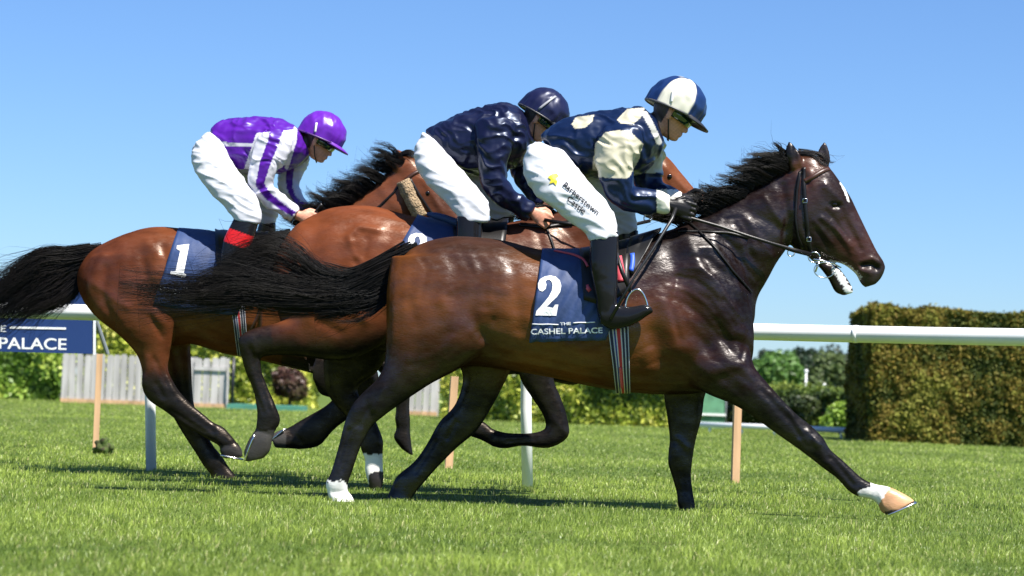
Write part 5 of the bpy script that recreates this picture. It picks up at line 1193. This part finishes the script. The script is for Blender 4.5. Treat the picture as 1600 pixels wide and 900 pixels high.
j1_body, j1_br, H1 = rider('jockey in purple and white striped silks with a red band on the boot', DL, (499, 219, 1.07, 27, [(440, 200, 462, 250, .07), (460, 205, 484, 240, .058), (476, 208, 498, 236, .052)]),
  [(332, 202, 348, 240, .13), (345, 192, 362, 262, .165), (370, 187, 385, 270, .18), (405, 186, 415, 272, .19), (438, 189, 446, 266, .195), (458, 197, 472, 252, .17), (466, 208, 482, 242, .10)],
  [(328, 206, 358, 232, .13), (305, 228, 362, 258, .155), (301, 248, 358, 272, .16)],
  [(422, 205, 446, 205, .05, -.16), (407, 215, 455, 212, .064, -.19), (397, 240, 448, 240, .066, -.21), (391, 268, 434, 264, .060, -.22), (390, 290, 424, 282, .054, -.22), (398, 305, 426, 292, .050, -.21), (418, 321, 438, 303, .044, -.19), (440, 335, 454, 317, .037, -.17), (455, 342, 466, 328, .031, -.16)],
  [(440, 215, 478, 218, .058, .16), (438, 245, 480, 250, .062, .19), (438, 275, 469, 275, .055, .20), (440, 296, 464, 290, .048, .19), (454, 314, 468, 302, .042, .17), (468, 330, 480, 320, .033, .14), (474, 336, 484, 328, .03, .13)],
  [(325, 206, 350, 226, .085, -.10), (303, 232, 358, 245, .092, -.14), (301, 256, 366, 262, .090, -.18), (314, 280, 379, 278, .084, -.22), (332, 303, 392, 296, .076, -.26), (352, 324, 403, 314, .066, -.29), (364, 337, 407, 334, .058, -.305), (368, 345, 404, 350, .052, -.31)],
  [(340, 225, 375, 245, .085, .10), (358, 265, 400, 268, .085, .16), (380, 298, 420, 290, .075, .22), (398, 325, 432, 312, .066, .27), (406, 342, 432, 334, .055, .30), (408, 352, 430, 350, .05, .31)],
  ([(366, 342, 404, 346, .052, -.31), (358, 358, 397, 370, .053, -.315), (349, 378, 388, 390, .050, -.32), (345, 405, 378, 412, .046, -.325), (346, 430, 372, 432, .036, -.33)],
   [(343, 442, 346, 418, .034, -.33), (362, 450, 362, 418, .040, -.332), (380, 447, 378, 424, .044, -.335), (394, 440, 390, 428, .03, -.338)]),
  ([(406, 346, 431, 348, .050, .31), (400, 370, 430, 372, .052, .32), (398, 400, 424, 400, .044, .325), (398, 425, 420, 425, .036, .33)],
   [(396, 436, 400, 412, .034, .33), (416, 444, 418, 414, .04, .33), (440, 438, 438, 422, .035, .335)]),
  (468, 337, -.15, 14, 4, 1), (482, 330, .13, 13, 4, -1), j1, b3, boot1, False,
  (lambda a, th: (.11, .012, .33), (.07, .02, .14), (.14, .02, .36), (.8, .8, .8)), hs=1.1, fold_seed=5.)

# horseshoes catching the light, a clod of turf
def shoe(parent, d, dy, heel, toe, w_):
    b = B(); pts = []
    for q in np.radians(np.linspace(-100, 100, 15)):
        f = (math.cos(q) + .17) / 1.17; u = heel[0] + (toe[0] - heel[0]) * f; v = heel[1] + (toe[1] - heel[1]) * f
        p = P(u, v, d + dy); pts.append(p + np.array([0, w_ * math.sin(q), 0]))
    b.tube(pts, .006, 6); b.build('horseshoe', M['metal'], parent)
shoe(HM, DM, -.16, (399, 679), (383, 719), .042); shoe(HL, DL, -.14, (446, 670), (422, 690), .04); shoe(HL, DL, -.16, (346, 711), (379, 718), .042)
shoe(HF, DF, -.15, (1386, 804), (1431, 785), .046); shoe(HF, DF, -.16, (522, 793), (561, 800), .045)
b = B(); g = P(163, 700, 18.2); gr = np.random.default_rng(5)
for _ in range(34): q = gr.normal(0, 1, 3) * [.034, .03, .03]; b.ell(g + np.clip(q, -.07, .07), tuple(gr.uniform(.018, .034, 3)), 7, 5)
tag(link('turf_clod', remesh(b, .008), mat('clod', (.035, .03, .012), .95, col2=(.07, .11, .02), vscale=25)), 'clod of turf kicked up beside the left wooden stake', 'turf clod')

# whips
def whip(label, pts, r, cols):
    b = B(); b.tube(pts, r, 8); tag(b.build('riding_whip', M['blackplastic']), label, 'whip')
whip('long black whip held downwards along the leading rider\'s boot', [P(1056, 326, DF - .19), P(1050, 342, DF - .24), P(1030, 374, DF - .30), P(990, 435, DF - .37), P(954, 498, DF - .39)], [.010, .0095, .0085, .0065, .009], None)
whip('short black whip handle rising from the purple rider\'s fist', [P(484, 344, DL - .15), P(492, 332, DL - .15), P(500, 322, DL - .16), P(503, 319, DL - .16)], [.007, .007, .008, .013], None)
b = B(); b.tube([P(484, 344, DL - .15), P(440, 380, DL - .25), P(400, 410, DL - .35)], [.006, .004, .003]);
